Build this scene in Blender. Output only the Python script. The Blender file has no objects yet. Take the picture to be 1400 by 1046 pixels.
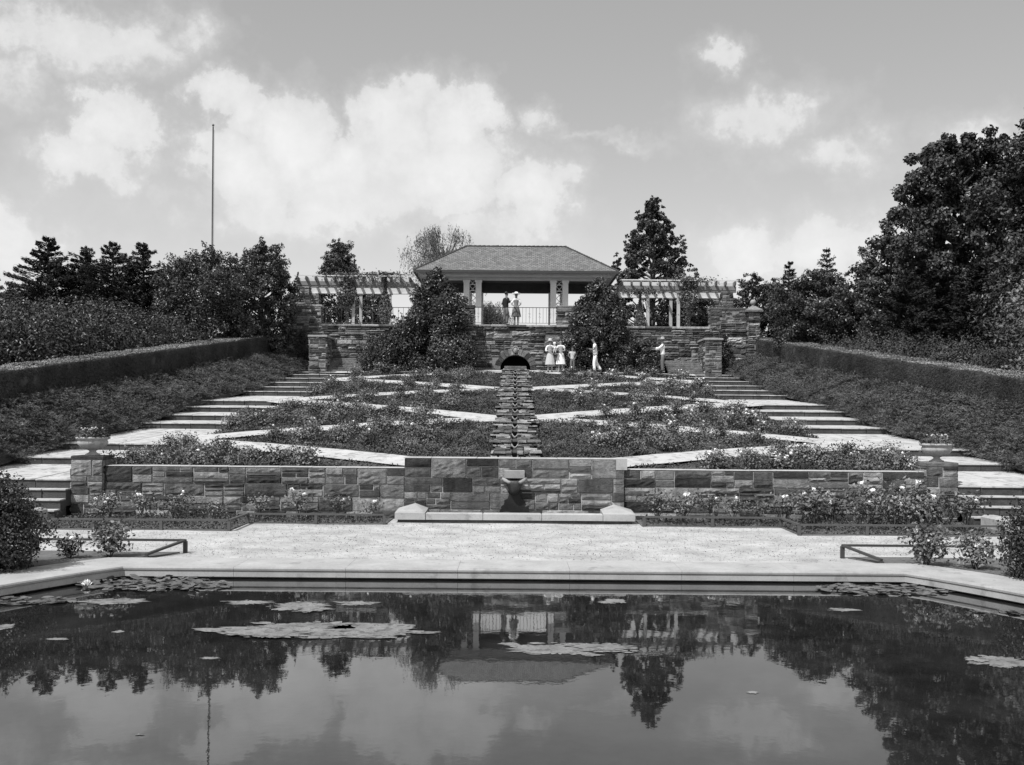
import bpy, math, random
import numpy as np
from mathutils import Vector, Matrix

random.seed(11)
RNG = np.random.default_rng(11)
scene = bpy.context.scene
COL = scene.collection
R = math.radians
PI = math.pi
U = random.uniform

# ------------------------------------------------------------------ helpers
class MB:
    """collects geometry chunks, links them as ONE mesh object"""
    def __init__(s):
        s.v = []; s.l = []; s.c = []; s.m = []; s.s = []; s.n = 0
    def add(s, verts, faces, mi=0, smooth=False):
        verts = np.asarray(verts, dtype=np.float64).reshape(-1, 3)
        if isinstance(faces, np.ndarray):
            cnt = np.full(len(faces), faces.shape[1], dtype=np.int32)
            fl = faces.reshape(-1).astype(np.int32)
        else:
            cnt = np.array([len(f) for f in faces], dtype=np.int32)
            fl = np.array([i for f in faces for i in f], dtype=np.int32)
        s.v.append(verts); s.l.append(fl + s.n); s.c.append(cnt)
        s.m.append(np.full(len(cnt), mi, dtype=np.int32))
        s.s.append(np.full(len(cnt), smooth, dtype=bool))
        s.n += len(verts)
        return s
    def box(s, x0, x1, y0, y1, z0, z1, mi=0, jit=0.0):
        v = np.array([(x, y, z) for z in (z0, z1) for y in (y0, y1) for x in (x0, x1)], float)
        if jit: v += RNG.uniform(-jit, jit, v.shape)
        f = [(0, 2, 3, 1), (4, 5, 7, 6), (0, 1, 5, 4), (2, 6, 7, 3), (0, 4, 6, 2), (1, 3, 7, 5)]
        return s.add(v, f, mi)
    def bevbox(s, x0, x1, y0, y1, z0, z1, b=0.02, mi=0):
        v = []
        for z, i in ((z0, 0), (z1 - b, 0), (z1, b)):
            v += [(x0 + i, y0 + i, z), (x1 - i, y0 + i, z), (x1 - i, y1 - i, z), (x0 + i, y1 - i, z)]
        f = [(3, 2, 1, 0)]
        for k in (0, 4):
            for j in range(4):
                a = k + j; c = k + (j + 1) % 4
                f.append((a, c, c + 4, a + 4))
        f.append((8, 9, 10, 11))
        return s.add(v, f, mi)
    def prism(s, poly, z0, z1, mi=0):
        n = len(poly)
        v = [(p[0], p[1], z0) for p in poly] + [(p[0], p[1], z1) for p in poly]
        f = [tuple(range(n - 1, -1, -1)), tuple(range(n, 2 * n))]
        for i in range(n):
            j = (i + 1) % n
            f.append((i, j, n + j, n + i))
        return s.add(v, f, mi)
    def hexa(s, a, b, mi=0):
        """a = 4 lower points, b = 4 upper points (ccw)"""
        f = [(3, 2, 1, 0), (4, 5, 6, 7)] + [(j, (j + 1) % 4, 4 + (j + 1) % 4, 4 + j) for j in range(4)]
        return s.add(list(a) + list(b), f, mi)
    def tube(s, pts, rad, n=6, mi=0, smooth=True, cap=True):
        pts = [Vector(p) for p in pts]
        if not hasattr(rad, '__len__'): rad = [rad] * len(pts)
        v = []; up = Vector((0, 0, 1))
        for i, p in enumerate(pts):
            d = (pts[min(i + 1, len(pts) - 1)] - pts[max(i - 1, 0)])
            if d.length < 1e-9: d = Vector((0, 0, 1))
            d.normalize()
            a = d.cross(up if abs(d.z) < .95 else Vector((1, 0, 0))).normalized()
            b = d.cross(a).normalized()
            for k in range(n):
                t = 2 * PI * k / n
                v.append(p + (a * math.cos(t) + b * math.sin(t)) * rad[i])
        f = []
        for i in range(len(pts) - 1):
            for k in range(n):
                k2 = (k + 1) % n
                f.append((i * n + k, i * n + k2, (i + 1) * n + k2, (i + 1) * n + k))
        if cap:
            f.append(tuple(range(n))); f.append(tuple(range((len(pts) - 1) * n, len(pts) * n))[::-1])
        return s.add([tuple(q) for q in v], f, mi, smooth)
    def lathe(s, prof, c=(0, 0, 0), n=20, mi=0, sx=1, sy=1, flute=0, smooth=True):
        v = []
        for (r, z) in prof:
            for k in range(n):
                t = 2 * PI * k / n
                rr = r * (1 + (flute * (k % 2)))
                v.append((c[0] + rr * sx * math.cos(t), c[1] + rr * sy * math.sin(t), c[2] + z))
        f = []
        for i in range(len(prof) - 1):
            for k in range(n):
                k2 = (k + 1) % n
                f.append((i * n + k, i * n + k2, (i + 1) * n + k2, (i + 1) * n + k))
        f.append(tuple(range(n))[::-1]); f.append(tuple(range((len(prof) - 1) * n, len(prof) * n)))
        return s.add(v, f, mi, smooth)
    def ball(s, c, r, n=8, mi=0):
        rx, ry, rz = r if hasattr(r, '__len__') else (r, r, r)
        prof = [(math.sin(PI * i / n) + 1e-4, -math.cos(PI * i / n)) for i in range(n + 1)]
        v = []
        m = n + 2
        for (q, z) in prof:
            for k in range(m):
                t = 2 * PI * k / m
                v.append((c[0] + q * rx * math.cos(t), c[1] + q * ry * math.sin(t), c[2] + z * rz))
        f = [(i * m + k, i * m + (k + 1) % m, (i + 1) * m + (k + 1) % m, (i + 1) * m + k) for i in range(n) for k in range(m)]
        return s.add(v, f, mi, True)
    def grid(s, P, mi=0, smooth=True, flip=False):
        """P array (a,b,3)"""
        a, b = P.shape[:2]
        i, j = np.meshgrid(np.arange(a - 1), np.arange(b - 1), indexing='ij')
        q = (i * b + j).reshape(-1)
        f = np.stack([q, q + b, q + b + 1, q + 1], 1)
        if flip: f = f[:, ::-1]
        return s.add(P.reshape(-1, 3), f, mi, smooth)
    def leaves(s, P, N, L, W, mi=0, spread=.8, droop=0.0, D=None):
        """rhombic folded leaf faces at P with outward normals N"""
        n = len(P)
        if n == 0: return s
        N = N + RNG.normal(0, spread, (n, 3))
        N /= np.linalg.norm(N, axis=1)[:, None] + 1e-9
        if D is None:
            D = RNG.normal(0, 1, (n, 3))
        D = D.copy(); D[:, 2] -= droop
        D -= (D * N).sum(1)[:, None] * N
        D /= np.linalg.norm(D, axis=1)[:, None] + 1e-9
        S = np.cross(D, N)
        l = (L * RNG.uniform(.65, 1.3, n))[:, None] * .5
        w = (W * RNG.uniform(.7, 1.25, n))[:, None] * .5
        V = np.stack([P - D * l, P + S * w - N * w * .3, P + D * l, P - S * w - N * w * .3], 1).reshape(-1, 3)
        F = np.arange(n * 4).reshape(n, 4)
        return s.add(V, F, mi, False)
    def mesh(s, name, mats):
        me = bpy.data.meshes.new(name)
        V = np.concatenate(s.v); Lp = np.concatenate(s.l); C = np.concatenate(s.c)
        me.vertices.add(len(V)); me.vertices.foreach_set('co', V.astype(np.float32).ravel())
        me.loops.add(len(Lp)); me.loops.foreach_set('vertex_index', Lp)
        me.polygons.add(len(C))
        st = np.concatenate([[0], np.cumsum(C)[:-1]]).astype(np.int32)
        me.polygons.foreach_set('loop_start', st)
        me.polygons.foreach_set('loop_total', C)
        me.polygons.foreach_set('material_index', np.concatenate(s.m))
        me.polygons.foreach_set('use_smooth', np.concatenate(s.s))
        for m in (mats if isinstance(mats, (list, tuple)) else [mats]): me.materials.append(m)
        me.update(calc_edges=True); me.validate()
        return me
    def build(s, name, mats, parent=None):
        o = bpy.data.objects.new(name, s.mesh(name, mats)); COL.objects.link(o)
        if parent is not None: o.parent = parent
        return o

def tag(o, label=None, cat=None, group=None, kind=None):
    if label: o['label'] = label
    if cat: o['category'] = cat
    if group: o['group'] = group
    if kind: o['kind'] = kind
    return o
def empty(name, loc=(0, 0, 0), rz=0, label=None, cat=None, group=None):
    o = bpy.data.objects.new(name, None); COL.objects.link(o)
    o.location = loc; o.rotation_euler = (0, 0, rz); o.empty_display_size = .2
    return tag(o, label, cat, group)
def copy_tree(o, parent=None):
    c = o.copy(); COL.objects.link(c); c.parent = parent
    for ch in list(o.children): copy_tree(ch, c)
    return c

# ------------------------------------------------------------------ materials (all grey: a black and white photograph)
def newmat(name):
    m = bpy.data.materials.new(name); m.use_nodes = True
    nt = m.node_tree; b = nt.nodes['Principled BSDF']
    return m, nt, b
def ramp(nt, stops, src):
    n = nt.nodes.new('ShaderNodeValToRGB'); e = n.color_ramp.elements
    while len(e) < len(stops): e.new(.5)
    for k, (p, v) in enumerate(stops):
        e[k].position = p; e[k].color = (v, v, v, 1)
    nt.links.new(src, n.inputs[0]); return n.outputs[0]
def noise(nt, scale, detail=6, rough=.6, vec=None, dist=0):
    n = nt.nodes.new('ShaderNodeTexNoise'); n.inputs['Scale'].default_value = scale
    n.inputs['Detail'].default_value = detail; n.inputs['Roughness'].default_value = rough
    n.inputs['Distortion'].default_value = dist
    if vec: nt.links.new(vec, n.inputs['Vector'])
    return n.outputs['Fac']
def math_(nt, op, a, b=None, c=None, clamp=False):
    n = nt.nodes.new('ShaderNodeMath'); n.operation = op; n.use_clamp = clamp
    for i, q in enumerate((a, b, c)):
        if q is None: continue
        if isinstance(q, (int, float)): n.inputs[i].default_value = q
        else: nt.links.new(q, n.inputs[i])
    return n.outputs[0]
def coord(nt, kind='Object', scale=(1, 1, 1)):
    t = nt.nodes.new('ShaderNodeTexCoord')
    if kind == 'World':
        g = nt.nodes.new('ShaderNodeNewGeometry'); src = g.outputs['Position']
    else: src = t.outputs[kind]
    mp = nt.nodes.new('ShaderNodeMapping'); mp.inputs['Scale'].default_value = scale
    nt.links.new(src, mp.inputs['Vector']); return mp.outputs[0]
def bump(nt, b, h, strength=.4, dist=.02):
    n = nt.nodes.new('ShaderNodeBump'); n.inputs['Strength'].default_value = strength
    n.inputs['Distance'].default_value = dist
    nt.links.new(h, n.inputs['Height']); nt.links.new(n.outputs[0], b.inputs['Normal'])
def surf(name, lo, hi, scale=3, fine=40, rough=.85, bstr=.4, bdist=.02, spots=None, vec='World', vs=(1, 1, 1), spec=.3):
    m, nt, b = newmat(name)
    v = coord(nt, vec, vs)
    a = noise(nt, scale, 8, .65, v); f = noise(nt, fine, 6, .7, v)
    mix = math_(nt, 'ADD', math_(nt, 'MULTIPLY', a, .6), math_(nt, 'MULTIPLY', f, .4))
    c = ramp(nt, [(.34, lo), (.66, hi)], mix)
    if spots:
        s_ = noise(nt, spots[0], 5, .7, v)
        k = ramp(nt, [(spots[1], 1), (spots[1] + .08, spots[2])], s_)
        mx = nt.nodes.new('ShaderNodeMixRGB'); mx.blend_type = 'MULTIPLY'; mx.inputs[0].default_value = 1
        nt.links.new(c, mx.inputs[1]); nt.links.new(k, mx.inputs[2]); c = mx.outputs[0]
    nt.links.new(c, b.inputs['Base Color'])
    b.inputs['Roughness'].default_value = rough; b.inputs['Specular IOR Level'].default_value = spec
    bump(nt, b, mix, bstr, bdist)
    return m
def stonemat(name, stops, bstr=.7):
    m, nt, b = newmat(name)
    g = nt.nodes.new('ShaderNodeNewGeometry')
    base = ramp(nt, stops, g.outputs['Random Per Island'])
    v = coord(nt, 'World', (1, 1, 1.5))
    a = noise(nt, 7, 9, .72, v, .6); f = noise(nt, 38, 7, .75, v)
    k = ramp(nt, [(.3, .4), (.5, .9), (.72, 1.6)], math_(nt, 'ADD', math_(nt, 'MULTIPLY', a, .6), math_(nt, 'MULTIPLY', f, .4)))
    mx = nt.nodes.new('ShaderNodeMixRGB'); mx.blend_type = 'MULTIPLY'; mx.inputs[0].default_value = 1
    nt.links.new(base, mx.inputs[1]); nt.links.new(k, mx.inputs[2])
    st = noise(nt, .9, 6, .7, coord(nt, 'World', (2.5, 2.5, .5)))
    k2 = ramp(nt, [(.38, .55), (.55, 1.05)], st)
    mx2 = nt.nodes.new('ShaderNodeMixRGB'); mx2.blend_type = 'MULTIPLY'; mx2.inputs[0].default_value = 1
    nt.links.new(mx.outputs[0], mx2.inputs[1]); nt.links.new(k2, mx2.inputs[2])
    nt.links.new(mx2.outputs[0], b.inputs['Base Color'])
    b.inputs['Roughness'].default_value = .9; b.inputs['Specular IOR Level'].default_value = .2
    bump(nt, b, math_(nt, 'ADD', a, math_(nt, 'MULTIPLY', f, .5)), bstr, .05)
    return m
def leafmat(name, lo, hi, rough=.42, spec=.45, clump=1.3, trans=.0):
    m, nt, b = newmat(name)
    g = nt.nodes.new('ShaderNodeNewGeometry')
    c = noise(nt, clump, 3, .6, coord(nt, 'World'))
    x = math_(nt, 'ADD', math_(nt, 'MULTIPLY', g.outputs['Random Per Island'], .55), math_(nt, 'MULTIPLY', ramp(nt, [(.35, 0), (.65, 1)], c), .45))
    col = ramp(nt, [(0, lo), (.8, (lo + hi) * .5), (1, hi)], x)
    big = ramp(nt, [(.36, .5), (.62, 1.25)], noise(nt, clump * .45, 5, .65, coord(nt, 'World', (1, 1, 1.3))))
    mx = nt.nodes.new('ShaderNodeMixRGB'); mx.blend_type = 'MULTIPLY'; mx.inputs[0].default_value = 1
    nt.links.new(col, mx.inputs[1]); nt.links.new(big, mx.inputs[2])
    nt.links.new(mx.outputs[0], b.inputs['Base Color'])
    b.inputs['Roughness'].default_value = rough; b.inputs['Specular IOR Level'].default_value = spec
    return m
def plain(name, v, rough=.6, metal=0, spec=.4, var=.25):
    m, nt, b = newmat(name)
    f = noise(nt, 14, 5, .7, coord(nt, 'World'))
    nt.links.new(ramp(nt, [(.3, v * (1 - var)), (.7, min(1, v * (1 + var * .6)))], f), b.inputs['Base Color'])
    b.inputs['Roughness'].default_value = rough; b.inputs['Metallic'].default_value = metal
    b.inputs['Specular IOR Level'].default_value = spec
    return m

M = {}
M['stone'] = stonemat('ashlar_stone', [(0, .04), (.15, .075), (.4, .13), (.7, .22), (1, .36)], 1.0)
M['stone_dark'] = stonemat('rough_stone', [(0, .05), (.2, .10), (.55, .17), (.8, .27), (1, .45)], 1.0)
M['stone_ledge'] = stonemat('ledge_stone', [(0, .07), (.35, .14), (.65, .22), (.9, .33), (1, .46)], 1)
M['mortar'] = surf('mortar', .30, .48, 4, 60, .95, .5)
M['pebble'] = plain('pebble', .12, .9)
M['mortar_dark'] = surf('dark_mortar', .12, .28, 4, 60, .95, .5)
M['cap'] = surf('cap_stone', .20, .34, 3, 40, .85, .4, spots=(6, .56, .7))
M['lime'] = surf('limestone', .26, .43, 1.5, 30, .8, .35, .01, spots=(2.2, .58, .72))
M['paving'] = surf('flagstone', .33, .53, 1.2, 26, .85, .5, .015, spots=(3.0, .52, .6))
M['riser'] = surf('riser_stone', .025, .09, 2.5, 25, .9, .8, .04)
M['gravel'] = surf('pale_gravel', .24, .54, 1.3, 48, .95, .9, .03, spots=(11, .57, .5))
M['soil'] = surf('dark_soil', .035, .08, 2, 40, .95, .8, .03)
M['bordersoil'] = surf('border_soil', .07, .16, 2, 40, .95, .8, .03, spots=(20, .55, .5))
M['turf'] = surf('turf', .035, .08, .8, 30, .95, .8, .05)
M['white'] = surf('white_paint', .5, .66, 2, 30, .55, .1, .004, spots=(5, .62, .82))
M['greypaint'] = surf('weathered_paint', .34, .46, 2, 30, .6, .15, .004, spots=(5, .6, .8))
M['rafterpaint'] = surf('shaded_paint', .14, .22, 2, 30, .7, .15, .004)  # white timber darkened: the rafters' shadow is put into the paint colour
M['darkwood'] = surf('shaded_boards', .04, .08, 3, 30, .8, .2)  # shade under the pavilion roof put into the boards' colour
M['iron'] = plain('painted_iron', .03, .5, 0, .5)
M['fencewood'] = plain('weathered_rail', .045, .7)
M['greyrail'] = plain('grey_rail', .075, .7)
M['pole'] = plain('pole_paint', .16, .5)
M['black'] = plain('deep_shade', .004, .9, 0, .05)  # near-black colour stands in for shade in spout hole, cascade slot and arch
M['urn'] = surf('cast_stone', .26, .46, 5, 40, .8, .4, .01, spots=(7, .55, .7))
M['spoutstone'] = surf('wet_carved_stone', .02, .08, 7, 40, .5, .5, .02)
M['bark'] = surf('bark', .05, .12, 4, 30, .95, .9, .05, vs=(1, 1, .3))
M['leaf_rose'] = leafmat('rose_leaf', .06, .30, .5, .35, 2)
M['leaf_cover'] = leafmat('cover_leaf', .03, .14, .7, .25, 1.2)
M['leaf_juniper'] = leafmat('juniper_leaf', .035, .26, .75, .2, 2.6)
M['leaf_hedge'] = leafmat('hedge_leaf', .02, .08, .65, .25, 1)  # hedge sides: their shade is put into a darker leaf colour
M['leaf_hedgetop'] = leafmat('hedge_top_leaf', .16, .38, .65, .25, 1)  # same hedge, sunlit top put into a paler leaf colour
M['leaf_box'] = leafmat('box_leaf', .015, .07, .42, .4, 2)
M['leaf_shrub'] = leafmat('shrub_leaf', .014, .085, .42, .4, .9)
M['leaf_magnolia'] = leafmat('magnolia_leaf', .016, .12, .36, .45, .9)
M['leaf_tree'] = leafmat('broad_leaf', .016, .11, .45, .4, .5)
M['leaf_cedar'] = leafmat('cedar_needle', .018, .07, .8, .15, .6)
M['leaf_willow'] = leafmat('willow_leaf', .08, .2, .6, .3, .6)
M['leaf_vine'] = leafmat('vine_leaf', .05, .2, .5, .35, 1.5)
M['stem'] = plain('rose_stem', .06, .8)
M['bloom'] = plain('white_petal', .85, .6, 0, .2, .1)
M['bloom_grey'] = plain('pale_petal', .4, .6, 0, .2, .2)
M['pad'] = leafmat('lily_leaf', .06, .22, .35, .5, 3)
M['skin_light'] = plain('skin_light', .34, .6, 0, .3, .08)
M['skin_dark'] = plain('skin_deep', .19, .6, 0, .3, .08)
M['cloth_white'] = plain('white_cloth', .8, .85, 0, .15, .08)
M['cloth_pale'] = plain('pale_cloth', .5, .85, 0, .15, .15)
M['cloth_mid'] = plain('grey_cloth', .14, .85, 0, .15, .2)
M['cloth_dark'] = plain('dark_cloth', .02, .85, 0, .15, .3)
M['hair'] = plain('dark_hair', .015, .6)
M['straw'] = plain('straw', .32, .8)

# shingles
def shingle():
    m, nt, b = newmat('roof_shingles')
    br = nt.nodes.new('ShaderNodeTexBrick')
    tc = nt.nodes.new('ShaderNodeTexCoord'); nt.links.new(tc.outputs['UV'], br.inputs['Vector'])
    br.inputs['Scale'].default_value = 1; br.inputs['Brick Width'].default_value = .22
    br.inputs['Row Height'].default_value = .16; br.inputs['Mortar Size'].default_value = .012
    br.inputs['Color1'].default_value = (.17, .17, .17, 1); br.inputs['Color2'].default_value = (.09, .09, .09, 1)
    br.inputs['Mortar'].default_value = (.04, .04, .04, 1); br.inputs['Bias'].default_value = -.1
    f = noise(nt, 9, 6, .7, coord(nt, 'World'))
    mx = nt.nodes.new('ShaderNodeMixRGB'); mx.blend_type = 'MULTIPLY'; mx.inputs[0].default_value = 1
    nt.links.new(br.outputs['Color'], mx.inputs[1]); nt.links.new(ramp(nt, [(.3, .6), (.7, 1.35)], f), mx.inputs[2])
    nt.links.new(mx.outputs[0], b.inputs['Base Color']); b.inputs['Roughness'].default_value = .9
    bump(nt, b, br.outputs['Fac'], -.6, .03)
    return m
M['shingle'] = shingle()

def water_mat():
    m, nt, b = newmat('pond_water')
    b.inputs['Base Color'].default_value = (.012, .012, .012, 1)
    b.inputs['Roughness'].default_value = .015
    b.inputs['IOR'].default_value = 1.62
    v = coord(nt, 'World', (1, .8, 1))
    a = noise(nt, 2.2, 3, .5, v); f = noise(nt, 9, 3, .55, v)
    h = math_(nt, 'ADD', math_(nt, 'MULTIPLY', a, .7), math_(nt, 'MULTIPLY', f, .18))
    bump(nt, b, h, .035, .03)
    # faint film of dust on the surface
    d = ramp(nt, [(.4, .010), (.75, .03)], noise(nt, .8, 8, .7, v))
    nt.links.new(d, b.inputs['Base Color'])
    return m
M['water'] = water_mat()
M['algae'] = surf('floating_algae', .10, .28, 3.5, 45, .9, .8, .02, spots=(7, .50, .45))

# ------------------------------------------------------------------ the lie of the land
H_EYE = 2.5; F = 1500.0; Y0 = 575.0; CX = 704.0
def lerp_tab(tab, y):
    return np.interp(y, [t[0] for t in tab], [t[1] for t in tab])
T_IN = [(20, 10.6), (24, 10.5), (26, 10.46), (31, 9.75), (35.8, 8.9), (42, 8.7), (45.7, 8.3), (52, 8.2), (56, 7.75), (60, 7.75)]
T_OUT = [(20, 13.6), (24, 13.3), (31, 12.9), (35.8, 12.0), (42.3, 11.9), (45.7, 11.1), (54, 11.0), (56, 10.5), (60, 10.5)]
T_HEDGE = [(10, 16.2), (20, 15.3), (30.6, 14.35), (56, 12.45), (60, 12.4)]
X_in = lambda y: lerp_tab(T_IN, y)
X_out = lambda y: lerp_tab(T_OUT, y)
X_h = lambda y: lerp_tab(T_HEDGE, y)
zs = lambda y: .92 + .1316 * (y - 25)
zc = lambda y: .125 * y - 1.92
z_h = lambda y: np.interp(y, [5, 16, 24, 56, 57, 62], [.12, .9, 2.3, 6.05, 6.2, 7.2])
def zb(x, y):
    a = np.minimum(np.abs(x) / X_in(y), 1.05)
    return zc(y) + (zs(y) - .03 - zc(y)) * a ** 2

# pool outline (inner lip), world metres
half = [(6.1, 17.1), (6.38, 16.62), (6.66, 16.05), (6.95, 15.4), (7.3, 14.55), (7.75, 13.4), (8.3, 12.0), (8.8, 10.0), (8.9, 7.5), (8.6, 5.4), (7.0, 4.3)]
POOL = [(x, y) for x, y in half] + [(-x, y) for x, y in half[::-1]]
def offset_poly(poly, d):
    out = []; n = len(poly)
    cx_ = sum(p[0] for p in poly) / n; cy_ = sum(p[1] for p in poly) / n
    for i in range(n):
        p0 = Vector(poly[i - 1]); p1 = Vector(poly[i]); p2 = Vector(poly[(i + 1) % n])
        n1 = Vector(((p1 - p0).y, -(p1 - p0).x)).normalized(); n2 = Vector(((p2 - p1).y, -(p2 - p1).x)).normalized()
        b = (n1 + n2).normalized(); k = d / max(.4, b.dot(n1))
        q = p1 + b * k; q2 = p1 - b * k
        c = Vector((cx_, cy_))
        big = q if (q - c).length > (q2 - c).length else q2
        sml = q2 if big is q else q
        r_ = big if d > 0 else sml
        out.append((r_.x, r_.y))
    return out
COPO = offset_poly(POOL, 1.05)
def inside(poly, x, y):
    x = np.asarray(x, float); y = np.asarray(y, float); r = np.zeros(x.shape, bool); n = len(poly)
    for i in range(n):
        x1, y1 = poly[i]; x2, y2 = poly[(i + 1) % n]
        c = ((y1 > y) != (y2 > y)) & (x < (x2 - x1) * (y - y1) / ((y2 - y1) if y2 != y1 else 1e-9) + x1)
        r ^= c
    return r
MIDP = offset_poly(POOL, .70)

def terrain(x, y):
    a = np.abs(x)
    xi, xo, xh = X_in(y), X_out(y), X_h(y)
    inner = np.where(y < 26.2, -.02, zb(np.clip(x, -xi, xi), y) - .3)
    inner = np.where(y > 58.6, 7.1, inner)
    outer = z_h(y) - .36 + np.clip((a - xh) * .03, 0, .6) * np.clip(1 - (y - 56) / 6, 0, 1) * np.clip((y - 14) / 8, 0, 1)
    stair = np.where(y < 24.4, np.interp(y, [0, 24.4], [-.02, -.02]), zs(y) - .45)
    t = np.clip((a - xo) / (xh - xo), 0, 1)
    bank = stair + (outer - stair) * t
    z = np.where(a < xo, np.minimum(inner, np.where(a > xi, stair, inner)), bank)
    z = np.where(a > xh, outer, z)
    z = np.where((y > 59), 7.1, z)
    z = np.where(y > 90, 7.1 - np.clip((y - 90) * .05, 0, 4), z)
    z = np.where(y < 16, np.minimum(z, np.where(a > 12, z, -.02)), z)
    z = np.where(inside(MIDP, x, y), -.9, z)
    return z
def grow(a, b, step, far):
    m = list(np.arange(a, b + 1e-6, step)); d = step; v = b
    while v < far:
        d *= 1.5; v += d; m.append(v)
    d = step; v = a
    while v > -far:
        d *= 1.5; v -= d; m.insert(0, v)
    return np.array(m)
gx = grow(-26, 26, .5, 3000); gy = grow(0, 62, .5, 3000)
GX, GY = np.meshgrid(gx, gy, indexing='ij')
mb = MB(); mb.grid(np.stack([GX, GY, terrain(GX, GY)], -1))
tag(mb.build('ground', M['turf']), kind='structure')

# water
mb = MB(); P_ = offset_poly(POOL, .5)
mb.add([(x, y, 0) for x, y in P_], [tuple(range(len(P_)))[::-1]])
tag(mb.build('water', M['water']), kind='structure')

# gravel walk between pool and lower wall
mb = MB()
gxs = np.linspace(-12.9, 12.9, 104)
gys = np.linspace(0, 1, 40)
cop_in = offset_poly(POOL, .95)
def coping_back(x):
    best = None
    n = len(cop_in)
    for i in range(n):
        (x1, y1), (x2, y2) = cop_in[i], cop_in[(i + 1) % n]
        if (x1 - x) * (x2 - x) <= 0 and x1 != x2:
            yy = y1 + (y2 - y1) * (x - x1) / (x2 - x1)
            if best is None or yy > best: best = yy
    return best if best is not None else 8.0
P = np.zeros((len(gxs), len(gys), 3))
for i, x in enumerate(gxs):
    yb = coping_back(x)
    for j, t in enumerate(gys):
        y = yb + (26.1 - yb) * t
        P[i, j] = (x, y, .15 + .006 * math.sin(x * 2.1 + y * 1.3))
mb.grid(P)
tag(mb.build('gravel_path', M['gravel']), kind='structure')

n_ = 11000; xv = RNG.uniform(-9.5, 9.5, n_); yv = RNG.uniform(18.4, 24.9, n_)
ok = ~((np.abs(xv) > 5.6) & ((yv > 22.6) | (yv < 19.4))); xv, yv = xv[ok], yv[ok]
mb = MB(); mb.leaves(np.stack([xv, yv, np.full(len(xv), .168)], 1), np.tile(np.array([0, 0, 1.]), (len(xv), 1)), RNG.choice([.016, .022, .03, .045], len(xv), p=[.45, .3, .2, .05]), .018, spread=.35)
tag(mb.build('path_litter', M['pebble']), 'tiny dry leaves and pebbles scattered over the gravel walk', 'litter', kind='stuff')

# pool coping: moulded stone blocks with joints
def lerp2(a, b, t): return (a[0] + (b[0] - a[0]) * t, a[1] + (b[1] - a[1]) * t)
cop = empty('pool_coping', (0, 17, 0), 0, 'pale stone coping with a moulded lip around the pool', 'pool edge')
def ring_pts(off): return offset_poly(POOL, off)
offs = [(.16, -.35), (.16, .022), (-.02, .027), (-.035, .037), (-.035, .118), (-.028, .124), (-.028, .130), (-.05, .137), (-.055, .165), (-.045, .186), (1.02, .190), (1.05, .175), (1.05, -.1)]
rings = [ring_pts(o) if abs(o) > 1e-6 else POOL for o, z in offs]
n = len(POOL)
for i in range(n):
    L = (Vector(POOL[(i + 1) % n]) - Vector(POOL[i])).length
    k = max(1, round(L / 1.7))
    for j in range(k):
        g = .0022 / L
        ts = (j / k + (g if j else 0), (j + 1) / k - (g if j < k - 1 else 0))
        mb = MB()
        v = []
        for t in ts:
            for q, (o_, z) in enumerate(offs):
                if t < 1e-6: a_ = rings[q][i]
                elif t > 1 - 1e-6: a_ = rings[q][(i + 1) % n]
                else:
                    b_ = lerp2(POOL[i], POOL[(i + 1) % n], t); ed = (Vector(POOL[(i + 1) % n]) - Vector(POOL[i])).normalized(); nn_ = Vector((ed.y, -ed.x))
                    if nn_.dot(Vector(b_) - Vector((0, 10))) < 0: nn_ = -nn_
                    a_ = (b_[0] + nn_.x * o_, b_[1] + nn_.y * o_)
                v.append((a_[0], a_[1] - 17, z))
        m_ = len(offs)
        f = [(q, q + 1, m_ + q + 1, m_ + q) for q in range(m_ - 1)]
        f.append(tuple(range(m_))[::-1]); f.append(tuple(range(m_, 2 * m_)))
        mb.add(v, f)
        mb.build('coping_stone', M['lime'], cop)

# ------------------------------------------------------------------ masonry
def ashlar(w, h, band=(.26, .44), seg=(.35, 1.05)):
    rects = []; z = 0
    while z < h - 1e-6:
        bh = U(*band)
        if h - z - bh < band[0] * .5: bh = h - z
        x = 0
        while x < w - 1e-6:
            sw = U(*seg)
            if w - x - sw < seg[0] * .6: sw = w - x
            r = random.random()
            if r < .24: rects.append((x, z, sw, bh))
            else:
                k = 2 if (r < .6 or bh < .26) else 3
                cuts = sorted([0, 1] + [(q + 1) / k + U(-.09, .09) for q in range(k - 1)])
                for a, b in zip(cuts[:-1], cuts[1:]):
                    if random.random() < .45 and sw > .5:
                        c = U(.3, .7)
                        rects.append((x, z + a * bh, sw * c, (b - a) * bh)); rects.append((x + sw * c, z + a * bh, sw * (1 - c), (b - a) * bh))
                    else: rects.append((x, z + a * bh, sw, (b - a) * bh))
            x += sw
        z += bh
    return rects
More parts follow.
